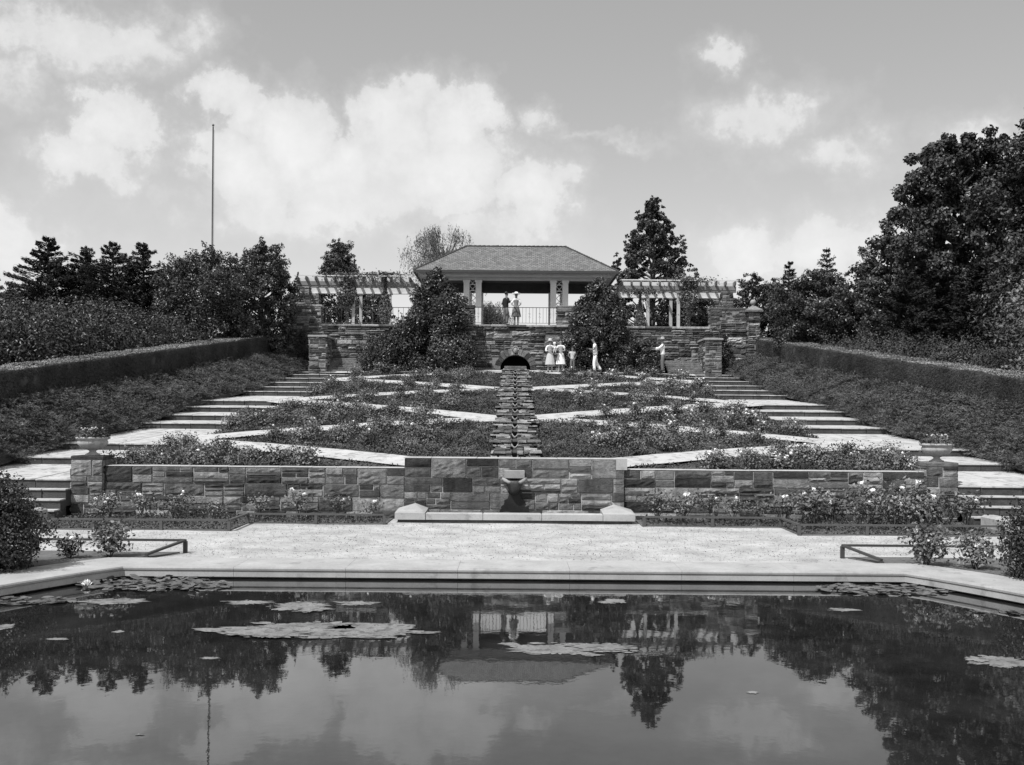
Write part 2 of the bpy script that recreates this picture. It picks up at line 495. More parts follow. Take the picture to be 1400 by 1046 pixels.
def panel(mb, o, ux, nrm, w, h, gap=.008, out=.03, mi=0, skip=None, rough=.018, **kw):
    """stones laid on a face: o = lower corner, ux = along, nrm = outward"""
    o = Vector(o); ux = Vector(ux); nrm = Vector(nrm); uz = Vector((0, 0, 1))
    for (x, z, sw, sh) in ashlar(w, h, **kw):
        if skip and skip(x, z, sw, sh): continue
        p = out + U(-rough, rough); e = min(.014, sh * .18)
        x0, x1, z0, z1 = x + gap, x + sw - gap, z + gap, z + sh - gap
        j = lambda: U(-.006, .006)
        nx = max(2, int(sw / .10)); nz = max(2, int(sh / .06))
        back = [o + ux * a + uz * b for a, b in ((x0, z0), (x1, z0), (x1, z1), (x0, z1))]
        rgh = random.choice((.25, 1, 1.5)); p += random.choice((0, 0, .012))
        # front grid with chipped surface
        V = [tuple(q) for q in back]; idx = {}
        for a in range(nx + 1):
            for b in range(nz + 1):
                edge = a in (0, nx) or b in (0, nz)
                xx = x0 + e + (x1 - x0 - 2 * e) * a / nx + (j() if edge else 0)
                zz = z0 + e + (z1 - z0 - 2 * e) * b / nz + (j() if edge else 0)
                q = o + ux * xx + uz * zz + nrm * (p + (0 if edge else U(0, rough * 1.3) * rgh))
                idx[a, b] = len(V); V.append(tuple(q))
        Fs = [(idx[a, b], idx[a + 1, b], idx[a + 1, b + 1], idx[a, b + 1]) for a in range(nx) for b in range(nz)]
        bot = [idx[a, 0] for a in range(nx + 1)]; top = [idx[a, nz] for a in range(nx + 1)]
        lef = [idx[0, b] for b in range(nz + 1)]; rig = [idx[nx, b] for b in range(nz + 1)]
        Fs += [tuple([0, 1] + bot[::-1]), tuple([2, 3] + top), tuple([3, 0] + lef), tuple([1, 2] + rig[::-1])]
        mb.add(V, Fs, mi)
def pier(mb, x0, x1, y0, y1, z0, z1, cap=True, capover=.04, capm=2, **kw):
    mb.box(x0 + .02, x1 - .02, y0 + .02, y1 - .02, z0, z1, 1)
    panel(mb, (x0, y0 + .02, z0), (1, 0, 0), (0, -1, 0), x1 - x0, z1 - z0, out=.02, **kw)
    panel(mb, (x0 + .02, y1, z0), (0, -1, 0), (-1, 0, 0), y1 - y0, z1 - z0, out=.02, **kw)
    panel(mb, (x1 - .02, y0, z0), (0, 1, 0), (1, 0, 0), y1 - y0, z1 - z0, out=.02, **kw)
    if cap: mb.bevbox(x0 - capover, x1 + capover, y0 - capover, y1 + capover, z1, z1 + .09, .02, capm)

# lower garden wall -------------------------------------------------
WY = 26.0
lw = empty('garden_wall', (0, WY, 0), 0, 'low grey ashlar wall across the garden below the rose beds', 'wall')
mb = MB()
ZS, ZR = 1.37, 1.62
mb.box(-9.72, -2.62, .03, .42, -.1, ZS - .035, 1); mb.box(2.62, 9.72, .03, .42, -.1, ZS - .035, 1)
panel(mb, (-9.72, .03, -.02), (1, 0, 0), (0, -1, 0), 7.12, ZS - .005, out=.03)
panel(mb, (2.60, .03, -.02), (1, 0, 0), (0, -1, 0), 7.12, ZS - .005, out=.03)
for s in (-1, 1):
    x = 2.62
    while x < 9.7:
        w = min(U(.5, 1.2), 9.72 - x)
        if 9.72 - x - w < .3: w = 9.72 - x
        a, b = sorted((s * x, s * (x + w - .01)))
        mb.bevbox(a, b, .012, .44, ZS - .02, ZS - U(0, .008), .006, 1); x += w
mb.build('wall_run', [M['stone'], M['mortar'], M['cap']], lw)
mb = MB()
mb.box(-2.60, 2.60, -.03, .42, -.1, ZR - .035, 1)
panel(mb, (-2.61, -.03, .0), (1, 0, 0), (0, -1, 0), 5.22, ZR - .022, out=.03, band=(.28, .42), seg=(.4, 1.05))
x = -2.63
while x < 2.6:
    w = min(U(.6, 1.1), 2.63 - x); mb.bevbox(x, x + w - .01, -.05, .44, ZR - .025, ZR - U(0, .006), .006, 1); x += w
mb.bevbox(2.40, 2.66, -.085, .0, ZR - .27, ZR + .003, .01, 3)
mb.build('raised_centre', [M['stone'], M['mortar'], M['cap'], M['lime']], lw)
for s in (-1, 1):
    mb = MB()
    x0, x1 = (9.72, 10.48) if s > 0 else (-10.48, -9.72)
    pier(mb, x0, x1, -.1, .62, -.05, 1.50, capover=.0, band=(.24, .4), seg=(.3, .6))
    mb.build('end_pier', [M['stone'], M['mortar'], M['stone']], lw)
# spout on the wall
sp = MB()
sp.lathe([(.04, -.30), (.09, -.26), (.15, -.16), (.20, -.04), (.215, .03), (.19, .04), (.15, .0), (.06, -.05)], (0, -.19, 1.05), 16, 0, 1, .75)
sp.box(-.10, .10, -.16, -.07, .80, 1.0, 0)
spo = sp.build('spout_bowl', M['spoutstone'], lw)
sp = MB()
for q in (-1, 1): sp.tube([(q * .05, -.30, 1.07), (q * .13, -.31, 1.05), (q * .21, -.25, 1.09), (q * .27, -.18, 1.13), (q * .29, -.12, 1.10)], [.02, .04, .045, .035, .02], 8)
sp.build('curled_lip', M['cap'], spo)
sp = MB(); sp.bevbox(-.24, .24, -.125, -.05, 1.14, 1.33, .015); sp.build('spout_block', M['cap'], lw)
sp = MB(); sp.box(-.07, .07, -.16, -.05, 1.09, 1.139); sp.build('spout_hole', M['black'], lw)  # solid black box standing in for the shade of an opening
st = MB(); nn = 16
Vt = []; 
for k in range(nn + 1):
    t = k / nn; z = 1.0 - .78 * t; w = .12 + .34 * t ** 1.7
    Vt += [(-w + U(-.05, .05), -.093, z), (w + U(-.05, .05), -.093, z)]
st.add(Vt, [(2 * k, 2 * k + 2, 2 * k + 3, 2 * k + 1) for k in range(nn)])
st.build('wet_stain', surf('wet_stone', .006, .022, 4, 40, .45, .5, .03), lw)

# basin in front of the wall
ba = empty('fountain_basin', (0, 25.0, .15), 0, 'shallow pale stone basin with sloping end blocks below the wall spout', 'basin')
mb = MB()
for x0, x1 in ((-2.02, -.72), (-.71, .62), (.63, 2.02)):
    mb.bevbox(x0, x1, 0, .26, .075, .23, .02)
mb.build('front_kerb', M['lime'], ba)
mb = MB(); mb.box(-2.66, 2.70, .03, .24, -.06, .073); mb.build('plinth', M['riser'], ba)
for s in (-1, 1):
    xa, xb = (-2.72, -2.03) if s < 0 else (2.03, 2.76)
    xm = (xa + xb) / 2 - s * .04
    mb = MB()
    lo = [(xa, -.02, .075), (xb, -.02, .075), (xb, .93, .075), (xa, .93, .075)]; mb.box(xa + .04, xb - .04, .25, .92, -.05, .073)
    v = lo + [(xa, -.02, .23), (xb, -.02, .23), (xb, .93, .27), (xa, .93, .27), (xm, .78, .37), (xm, .93, .385)]
    mb.add(v, [(3, 2, 1, 0), (0, 1, 5, 4), (1, 2, 6, 5), (3, 0, 4, 7), (2, 3, 7, 9, 6), (4, 5, 8), (5, 6, 9, 8), (7, 4, 8, 9)])
    mb.build('end_block', M['lime'], ba)
mb = MB(); mb.box(-2.0, 2.0, .27, .92, .0, .10); mb.build('basin_floor', M['riser'], ba)

# urns and their flowers
def foliage_ball(n, rx, ry, rz, L, W, mi=0, z0=0, shell=.5, zmin=-1):
    d = RNG.normal(0, 1, (n, 3)); d /= np.linalg.norm(d, axis=1)[:, None]
    d[:, 2] = np.maximum(d[:, 2], zmin)
    r = RNG.uniform(shell, 1, n) ** .6
    return d * r[:, None] * np.array([rx, ry, rz]) + np.array([0, 0, z0]), d
URNP = [(.02, 0), (.17, 0), (.17, .03), (.12, .05), (.075, .085), (.08, .11), (.15, .14), (.27, .19), (.34, .26), (.355, .32), (.335, .355), (.33, .37), (.385, .39), (.395, .42), (.38, .44), (.31, .44), (.29, .38), (.01, .36)]
for s, side in ((-1, 'left'), (1, 'right')):
    t = empty('garden_urn', (s * 10.1, WY + .26, 1.59), 0, f'wide carved stone urn standing on the {side} end pier of the low wall', 'urn', 'urns on the wall piers')
    mb = MB(); mb.lathe(URNP, n=32, flute=.0)
    for k in range(18):
        a = 2 * PI * k / 18
        mb.tube([(.10 * math.cos(a), .10 * math.sin(a), .155), (.25 * math.cos(a), .25 * math.sin(a), .212), (.33 * math.cos(a), .33 * math.sin(a), .285)], [.012, .03, .02], 5)
    mb.build('bowl', M['urn'], t)
    mb = MB(); mb.lathe([(.18, -.03), (.18, .0)], n=4); mb.build('foot', M['urn'], t)
    p = empty('urn_flowers', (s * 10.1, WY + .26, 1.99), 0, f'low trailing flowers growing in the {side} stone urn', 'flowers', 'flowers in the urns')
    mb = MB(); P, N = foliage_ball(1300, .40, .40, .19, .07, .04, z0=.06, zmin=-.2); mb.leaves(P, N, .085, .05)
    mb.build('leaf_mass', M['leaf_vine'], p)
    mb = MB()
    for k in range(14):
        a = U(0, 6.28); r = U(0, .3); mb.ball((r * math.cos(a), r * math.sin(a), .2 + U(0, .06)), U(.018, .03), 4)
    mb.build('blossom', M['bloom_grey'], p)

# ------------------------------------------------------------------ rose terraces
ys = np.linspace(26.43, 56.2, 120); us = np.linspace(-1, 1, 70)
P = np.zeros((70, 120, 3))
for i, u in enumerate(us):
    xx = u * X_in(ys); P[i, :, 0] = xx; P[i, :, 1] = ys; P[i, :, 2] = zb(xx, ys) - .03 + RNG.uniform(-.015, .015, 120)
mb = MB(); mb.grid(P)
tag(mb.build('planting_beds', M['soil']), kind='structure')

NODES = [(2.0, 26.75), (10.2, 32.3), (.5, 35.7), (9.2, 42.6), (.5, 45.6), (8.4, 51.3), (.5, 54.7)]
paths = []
for s in (-1, 1):
    for a, b in zip(NODES[:-1], NODES[1:]):
        paths.append(((s * a[0], a[1]), (s * b[0], b[1])))
PW = .60
pk = 0
for (a, b) in paths + [((-9, 54.9), (9, 54.9))]:
    A = Vector(a); B = Vector(b); d = (B - A); L = d.length; d.normalize(); nrm = Vector((-d.y, d.x))
    n_ = int(L / .4); w = PW if a[1] != 54.9 else .45
    P = np.zeros((n_ + 1, 5, 3))
    for i in range(n_ + 1):
        c = A + d * L * i / n_
        for j in range(5):
            q = c + nrm * (w + .02 * math.sin(i * 1.7 + j)) * (j / 2 - 1)
            P[i, j] = (q.x, max(q.y, 26.44), 0); P[i, j, 2] = zb(q.x, P[i, j, 1]) + .022 + .004 * pk * .5
    P = P[:, :, :]
    mb = MB(); mb.grid(P, smooth=True, flip=False)
    tag(mb.build('garden_path', M['paving']), kind='structure'); pk += 1

# side stairways -----------------------------------------------------
NOS = [25.0, 25.3, 25.6, 25.9, 29.0, 31.4, 35.8, 37.9, 40.2, 42.3, 45.7, 47.6, 49.6, 51.7, 53.6, 55.0]
for s, side in ((-1, 'left'), (1, 'right')):
    t = empty('stone_stairway', (s * 11.5, 24.2, .15), 0, f'long stairway of pale sloping stone treads up the {side} side of the rose beds', 'stairs')
    for i, y in enumerate(NOS):
        zt = float(zs(y)) if i >= 3 else .15 + (i + 1) * (float(zs(25.9)) - .15) / 4
        yn = NOS[i + 1] if i + 1 < len(NOS) else 56.2
        zn = (float(zs(yn)) if i + 1 >= 3 else .15 + (i + 2) * (float(zs(25.9)) - .15) / 4) - .195
        if i < 3: zn = zt + .005
        if i == len(NOS) - 1: zn = zt + .03
        mb = MB()
        # three or four slabs side by side, tops paved, fronts dark rough stone
        k = 4; cuts = [0] + sorted(U(.18, .3) + q * .25 for q in range(3)) + [1]
        yo = y + .035
        for a, b in zip(cuts[:-1], cuts[1:]):
            def XX(y_, t_): return s * (X_in(y_) + (X_out(y_) + .25 - X_in(y_)) * t_)
            g = .003
            quad = [(XX(y, a + g), y + U(-.015, .015)), (XX(y, b - g), y + U(-.015, .015)), (XX(yn, b - g), yn + .05), (XX(yn, a + g), yn + .05)]
            if s < 0: quad = [quad[1], quad[0], quad[3], quad[2]]
            zt_ = zt + U(-.006, .006)
            top = [(q[0] - s * 11.5, q[1] - 24.2, (zt_ if e < 2 else zn) - .15) for e, q in enumerate(quad)]
            mid = [(q[0], q[1], q[2] - .03) for q in top]
            bot = [(q[0], q[1] + (.03 if e < 2 else 0), q[2] - .40) for e, q in enumerate(top)]
            f5 = [(4, 5, 6, 7)] + [(j, (j + 1) % 4, 4 + (j + 1) % 4, 4 + j) for j in range(4)]
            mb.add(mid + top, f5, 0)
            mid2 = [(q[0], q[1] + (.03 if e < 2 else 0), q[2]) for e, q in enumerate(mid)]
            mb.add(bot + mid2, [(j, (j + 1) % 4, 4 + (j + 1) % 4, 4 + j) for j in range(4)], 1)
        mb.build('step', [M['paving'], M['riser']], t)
    # upper flight at the wall
    for k in range(6):
        x0, x1 = (7.75, 9.5)
        z1 = float(zs(55.0)) + .13 * (k + 1); y0 = 55.35 + .27 * k
        mb = MB(); a, b = sorted((s * x0, s * x1))
        mb.bevbox(a - s * 11.5, b - s * 11.5, y0 - 24.2, 57.1 - 24.2, z1 - .7 - .15, z1 - .15, .015, 0)
        mb.build('step', [M['stone_dark']], t)
    # low end block at the foot of the stairs
    mb = MB(); x = s * (10.75)
    mb.bevbox(x - .16 - s * 11.5, x + .16 - s * 11.5, -.55, .7, -.1, .30, .05, 0)
    mb.build('cheek_stone', [M['urn']], t)

# cascade down the centre --------------------------------------------
ca = empty('water_cascade', (0, 27, 1.4), 0, 'narrow rustic stone cascade with small scoop basins down the middle of the beds', 'cascade')
CY = [27.5 + 2.02 * k for k in range(14)]
for k, y in enumerate(CY):
    zt = float(zc(y)) + .20
    mb = MB()
    for s in (-1, 1):
        zz = zt; c = 0
        while zz > zt - .36:
            th = U(.035, .062)
            ret = (c % 2) * .13                      # every other course is set back, so it lies in shade
            w = .67 + U(-.06, .07) - ret * .8
            x = .075
            while x < w - .03:
                ww = min(U(.12, .42), w - x)
                a, b = sorted((s * x, s * (x + ww - U(.006, .02))))
                v0 = y - .06 - .05 * c + ret + U(-.022, .022) - 27
                z1 = zz - 1.4 + U(-.012, .012)
                q = [(a + U(-.02, .02), v0), (b + U(-.02, .02), v0 + U(-.03, .03))]
                dp = y + 2.2 - 27 if c == 0 else v0 + .5
                lo = [(q[0][0], q[0][1], z1 - th), (q[1][0], q[1][1], z1 - th + U(-.008, .008)), (b, dp, z1 - th), (a, dp, z1 - th)]
                hi = [(q[0][0] + .006, q[0][1] + .012, z1 - .004), (q[1][0] - .006, q[1][1] + .012, z1 + U(-.01, .004)), (b, dp, z1), (a, dp, z1)]
                mb.hexa(lo, hi, 0)
                x += ww
            zz -= th + U(.0, .012); c += 1
        for q in range(4):
            yy = y + .35 + .42 * q; z0 = zt + .03 + .035 * q
            x0 = U(.08, .3); w0 = min(.74, x0 + U(.15, .4)); a, b = sorted((s * x0, s * w0))
            mb.hexa([(a, yy - 27, z0 - 1.46), (b, yy - 27 + U(-.05, .05), z0 - 1.46), (b, yy + .3 - 27, z0 - 1.46), (a, yy + .3 - 27, z0 - 1.46)],
                    [(a, yy - 27, z0 - 1.4), (b, yy - 27, z0 - 1.4 + U(-.02, .02)), (b, yy + .3 - 27, z0 - 1.4), (a, yy + .3 - 27, z0 - 1.38)])
    tr = mb.build('tier', [M['stone_ledge']], ca)
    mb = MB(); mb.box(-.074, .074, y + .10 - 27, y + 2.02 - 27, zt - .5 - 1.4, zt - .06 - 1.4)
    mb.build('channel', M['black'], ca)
    mb = MB()
    v = []; f = []; zb_ = zt - 1.4 - .17
    for r_, z_ in ((.072, .0), (.092, .0), (.095, -.03), (.05, -.08)):
        for q in range(13):
            a = PI + PI * q / 12
            v.append((r_ * math.cos(a), y - 27 - .10 + r_ * math.sin(a) * .8, zb_ + z_ + .075 * abs(math.cos(a)) ** 2))
    for a in range(3):
        for q in range(12): f.append((a * 13 + q, a * 13 + q + 1, (a + 1) * 13 + q + 1, (a + 1) * 13 + q))
    mb.add(v, f, 0, True); mb.build('scoop', M['cap'], tr)
mb = MB(); mb.bevbox(-.55, .55, 54.9 - 27, 56.3 - 27, 3.3, float(zc(55)) + .27 - 1.4, .02); mb.build('head_slab', M['stone_dark'], ca)

# ------------------------------------------------------------------ upper retaining wall
TY = 57.0; TZ = 7.44
rw = empty('retaining_wall', (0, TY, 4.6), 0, 'tall rough coursed stone retaining wall under the pavilion', 'wall')
ZB = 4.4
def L_(v): return (v[0], v[1] - TY, v[2] - 4.6)
arch_c = (0.0, 5.12); AR = .80
def skip_arch(x, z, sw, sh):
    x0 = -6 + x; x1 = x0 + sw; z0 = ZB + z; z1 = z0 + sh
    cx_ = min(max(0, x0), x1); cz = min(max(arch_c[1], z0), z1)
    return math.hypot(cx_, cz - arch_c[1]) < AR + .26 and z1 > 4.9
mb = MB()
# core of the centre bay with an arched recess
seg_n = 14
arc = [(AR * math.cos(PI - PI * k / seg_n), arch_c[1] + AR * .95 * math.sin(PI * k / seg_n)) for k in range(seg_n + 1)]
yf = 56.64 - TY
V = []; Fc = []
for (x, z) in arc: V += [(x, yf, z - 4.6), (x, yf, TZ - .1 - 4.6), (x, yf + .7, z - 4.6)]
for k in range(seg_n):
    a = 3 * k; b = 3 * (k + 1); Fc += [(a, b, b + 1, a + 1), (a, a + 2, b + 2, b)]
mb.add(V, Fc, 1)
mb.box(-3.6, -AR, yf, .2, ZB - 4.6, TZ - .1 - 4.6, 1); mb.box(AR, 3.6, yf, .2, ZB - 4.6, TZ - .1 - 4.6, 1)
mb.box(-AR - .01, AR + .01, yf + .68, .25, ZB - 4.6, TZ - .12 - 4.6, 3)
mb.box(-AR, AR, yf - .1, yf + .7, ZB - 4.6, 5.10 - 4.6, 1)
def skip2(x, z, sw, sh):
    x0 = -3.62 + x; x1 = x0 + sw; z0 = ZB + z; z1 = z0 + sh
    if z1 < 5.1: return False
    cx_ = min(max(0, x0), x1); cz = min(max(arch_c[1], z0), z1)
    return math.hypot(cx_, cz - arch_c[1]) < AR + .20
panel(mb, (-3.62, yf, ZB - 4.6), (1, 0, 0), (0, -1, 0), 7.24, TZ - .1 - ZB, out=.05, skip=skip2, rough=.045, band=(.2, .42), seg=(.35, 1.1))
for k in range(13):
    a0 = PI * k / 13 + .012; a1 = PI * (k + 1) / 13 - .012; r0 = AR * .985; r1 = AR + .30 + U(-.05, .07)
    p = [(r * math.cos(a), arch_c[1] + r * .97 * math.sin(a)) for r, a in ((r0, a0), (r0, a1), (r1, a1), (r1, a0))]
    yq = yf - .055 - U(0, .03)
    v = [(x, yq, z - 4.6) for x, z in p] + [(x, yf + .12, z - 4.6) for x, z in p]
    mb.add(v, [(0, 1, 2, 3), (0, 4, 5, 1), (1, 5, 6, 2), (2, 6, 7, 3), (3, 7, 4, 0)], 0)
mb.build('centre_bay', [M['stone_dark'], M['mortar_dark'], M['cap'], M['black']], rw)
for s in (-1, 1):
    mb = MB()
    x0, x1 = (3.6, 12.0 if s < 0 else 12.0)
    a, b = sorted((s * x0, s * x1))
    mb.box(a, b, .02, .6, ZB - 4.6, TZ - .1 - 4.6, 1)
    panel(mb, (a, .02, ZB - 4.6), (1, 0, 0), (0, -1, 0), b - a, TZ - .1 - ZB, out=.05, rough=.045, band=(.2, .44), seg=(.3, 1.1))
    mb.build('side_bay', [M['stone_dark'], M['mortar_dark']], rw)
    # stepped shoulder at the end
    mb = MB(); a, b = sorted((s * 10.1, s * 12.0))
    pier(mb, a, b, -.03, .62, TZ - .1 - 4.6, 8.35 - 4.6, capover=.03, band=(.18, .3), seg=(.3, .8), rough=.03)
    mb.build('shoulder', [M['stone_dark'], M['mortar_dark'], M['stone_dark']], rw)
    # pier beside the upper flight
    mb = MB(); a, b = sorted((s * 9.5, s * 10.35))
    pier(mb, a, b, -2.0, -.05, .1, 6.62 - 4.6, capover=.06, band=(.18, .32), seg=(.3, .7), rough=.03)
    mb.build('stair_pier', [M['stone_dark'], M['mortar_dark'], M['cap']], rw)
    mb = MB(); a, b = sorted((s * 3.62, s * 10.08))
    x = a
    while x < b - .05:
        w = min(U(.8, 1.4), b - x); mb.bevbox(x, x + w - .01, -.10, .62, TZ - .1 - 4.6, TZ - 4.6, .02, 0); x += w
    mb.build('coping', [M['stone_dark']], rw)
mb = MB(); x = -3.64
while x < 3.6:
    w = min(U(.8, 1.3), 3.64 - x); mb.bevbox(x, x + w - .01, -.50, .62, TZ - .1 - 4.6, TZ - 4.6, .02, 0); x += w
mb.build('coping', [M['stone_dark']], rw)
# parapet blocks either side of the balcony opening
for s in (-1, 1):
    mb = MB(); a, b = sorted((s * 2.12, s * 3.5))
    pier(mb, a, b, -.40, .1, TZ - 4.6, 8.36 - 4.6, capover=.03, band=(.2, .34), seg=(.4, .9), rough=.03)
    mb.build('parapet', [M['stone_dark'], M['mortar_dark'], M['stone_dark']], rw)
# carved mask over the arch
mb = MB(); mz = 6.10 - 4.6
mb.ball((0, yf - .11, mz), (.115, .09, .15), 10); mb.ball((0, yf - .20, mz - .01), (.025, .03, .045), 6)
for q in (-1, 1):
    mb.ball((q * .045, yf - .185, mz + .04), .016, 5); mb.tube([(q * .15, yf - .07, mz - .2), (q * .15, yf - .07, mz + .05)], .028, 6)
mb.ball((0, yf - .18, mz - .085), (.05, .035, .02), 6)
mb.tube([(.15 * math.cos(PI * k / 8), yf - .07, mz + .05 + .17 * math.sin(PI * k / 8)) for k in range(9)], .032, 6)
mb.box(-.15, .15, yf - .06, yf + .02, mz - .2, mz + .12)
mo = mb.build('carved_mask', [M['cap']], rw)
mb = MB(); mb.tube([(0, yf - .16, mz - .1), (0, yf - .27, mz - .14)], .028, 8); mb.build('spout', [M['black']], mo)

# end pillar with ball finial on the right
ep = empty('stone_gatepost', (12.3, 56.9, 5.6), 0, 'square stone end pillar with a pyramid cap and ball finial beside the right hedge', 'pillar')
mb = MB(); pier(mb, -.30, .30, -.3, .3, -.3, 2.6, cap=False, band=(.2, .32), seg=(.3, .5), rough=.03); mb.build('shaft', [M['stone_dark'], M['mortar_dark'], M['cap']], ep)
mb = MB(); mb.bevbox(-.44, .44, -.44, .44, 2.6, 2.72, .04)
mb.add([(-.4, -.4, 2.72), (.4, -.4, 2.72), (.4, .4, 2.72), (-.4, .4, 2.72), (-.1, -.1, 2.93), (.1, -.1, 2.93), (.1, .1, 2.93), (-.1, .1, 2.93)], [(0, 1, 5, 4), (1, 2, 6, 5), (2, 3, 7, 6), (3, 0, 4, 7), (4, 5, 6, 7)])
cp = mb.build('cap', [M['stone_dark']], ep)
mb = MB(); mb.tube([(0, 0, 2.93), (0, 0, 3.0)], .07, 8); mb.ball((0, 0, 3.12), .15, 10); mb.build('ball_finial', [M['cap']], cp)

# terrace floor
mb = MB(); mb.box(-12.3, 12.3, 57.62, 70, 6.9, TZ - .03)
tag(mb.build('terrace_floor', M['cap']), kind='structure')

# railings
def railing(name, label, x0, x1, y, z, step, h=.92):
    t = empty(name, ((x0 + x1) / 2, y, z), 0, label, 'railing')
    c = (x0 + x1) / 2
    mb = MB(); mb.box(x0 - c, x1 - c, -.02, .02, h - .03, h); mb.build('top_rail', M['iron'], t)
    mb = MB(); mb.box(x0 - c, x1 - c, -.012, .012, .09, .11); mb.build('bottom_rail', M['iron'], t)
    n_ = int((x1 - x0) / step)
    for i in range(n_ + 1):
        x = x0 - c + (x1 - x0) * i / n_
        mb = MB(); w = .014 if i % 6 == 0 else .008
        mb.box(x - w, x + w, -w, w, 0 if i % 6 == 0 else .1, h - .03)
        if i % 3 == 1:
            for zz in (.55, .38): mb.tube([(x - .05, 0, zz + .02), (x, 0, zz + .08), (x + .05, 0, zz + .02), (x, 0, zz - .04)], .006, 4)
        mb.build('baluster', M['iron'], t)
railing('iron_railing', 'thin iron railing across the pavilion balcony opening', -2.12, 2.12, 56.72, TZ, .17)
railing('iron_railing', 'thin iron railing along the terrace wall under the left pergola', -9.9, -3.7, 57.2, TZ, .26)

# ------------------------------------------------------------------ pavilion
pv = empty('garden_pavilion', (0, 63.2, TZ), 0, 'open white pavilion with paired square columns and a hipped shingle roof', 'pavilion')
PYc = 63.2
def pcol(x, y, w=.32, z1=2.9):
    mb = MB()
    mb.box(x - w / 2, x + w / 2, y - w / 2, y + w / 2, .12, z1 - .12)
    mb.bevbox(x - w / 2 - .03, x + w / 2 + .03, y - w / 2 - .03, y + w / 2 + .03, 0, .12, .02)
    mb.bevbox(x - w / 2 - .035, x + w / 2 + .035, y - w / 2 - .035, y + w / 2 + .035, z1 - .12, z1, .01)
    mb.build('column', M['white'], pv)
for s in (-1, 1):
    for yy in (-1.8, 1.9):
        for xx in (2.09, 2.76, 4.75): pcol(s * xx, yy)
    for yy in (-1.8,):
        mb = MB()
        x0, x1 = s * 2.26, s * 2.59
        x0, x1 = min(x0, x1), max(x0, x1); w = x1 - x0
        for zz in (.9, 1.62, 2.32, 2.66): mb.box(x0, x1, yy - .02, yy + .02, zz - .02, zz + .02)
        zc0 = .92
        while zc0 < 2.6:
            for a, b in ((x0, x1), (x1, x0)):
                mb.tube([(a, yy, zc0), (b, yy + .012, zc0 + w)], .019, 4, 0, False)
            zc0 += w
        mb.build('lattice_panel', M['white'], pv)
# beams
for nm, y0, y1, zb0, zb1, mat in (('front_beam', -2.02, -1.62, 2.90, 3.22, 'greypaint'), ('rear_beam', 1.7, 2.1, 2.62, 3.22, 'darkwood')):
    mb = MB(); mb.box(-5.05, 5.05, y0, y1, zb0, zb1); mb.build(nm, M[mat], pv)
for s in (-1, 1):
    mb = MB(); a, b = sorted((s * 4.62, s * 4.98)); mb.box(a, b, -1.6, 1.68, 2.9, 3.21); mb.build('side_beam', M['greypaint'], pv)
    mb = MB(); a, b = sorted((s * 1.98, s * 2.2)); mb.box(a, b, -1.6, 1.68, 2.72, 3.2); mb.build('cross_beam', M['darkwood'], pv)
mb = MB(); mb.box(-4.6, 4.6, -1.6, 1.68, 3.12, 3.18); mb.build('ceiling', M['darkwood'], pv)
# roof with UVs in metres
ex, ey, ez, rx_, rz_ = 5.62, 2.92, 3.30, 2.85, 5.08
def roof():
    me = bpy.data.meshes.new('roof')
    E = [(-ex, -ey, ez), (ex, -ey, ez), (ex, ey, ez), (-ex, ey, ez), (-rx_, 0, rz_), (rx_, 0, rz_)]
    Fq = [(0, 1, 5, 4), (2, 3, 4, 5), (1, 2, 5), (3, 0, 4)]
    me.from_pydata(E, [], Fq); uv = me.uv_layers.new(name='UVMap')
    for p in me.polygons:
        a = Vector(E[Fq[p.index][0]]); b = Vector(E[Fq[p.index][1]]); ux = (b - a).normalized(); uy = p.normal.cross(ux)
        for li in p.loop_indices:
            q = me.vertices[me.loops[li].vertex_index].co - a
            uv.data[li].uv = (q.dot(ux), q.dot(uy))
    me.materials.append(M['shingle'])
    o = bpy.data.objects.new('roof', me); COL.objects.link(o); o.parent = pv
    return o
rf = roof()
mb = MB()
for a, b in (((-ex, -ey, ez), (-rx_, 0, rz_)), ((ex, -ey, ez), (rx_, 0, rz_)), ((-ex, ey, ez), (-rx_, 0, rz_)), ((ex, ey, ez), (rx_, 0, rz_)), ((-rx_, 0, rz_), (rx_, 0, rz_))):
    A = Vector(a); B = Vector(b); n_ = 22 
    for k in range(n_):
        p = A.lerp(B, k / n_); q = A.lerp(B, (k + 1.15) / n_)
        mb.tube([p + Vector((0, 0, .0)), q + Vector((0, 0, .03))], .045 + U(0, .012), 4, 0, False)
mb.build('ridge_cap', M['shingle'], rf)
mb = MB(); mb.box(-ex - .02, ex + .02, -ey - .04, -ey + .06, ez - .13, ez + .012); mb.box(-ex - .02, ex + .02, ey - .06, ey + .04, ez - .13, ez + .012)
mb.box(-ex - .04, -ex + .06, -ey + .06, ey - .06, ez - .128, ez + .01); mb.box(ex - .06, ex + .04, -ey + .06, ey - .06, ez - .128, ez + .01)
mb.build('gutter', M['fencewood'], rf)
mb = MB(); mb.box(-5.56, 5.56, -2.86, 2.86, 3.225, 3.26); mb.build('soffit', M['greypaint'], rf)
mb = MB(); mb.box(-5.3, 5.3, -2.55, -2.04, 3.05, 3.22); mb.build('frieze', M['greypaint'], pv)

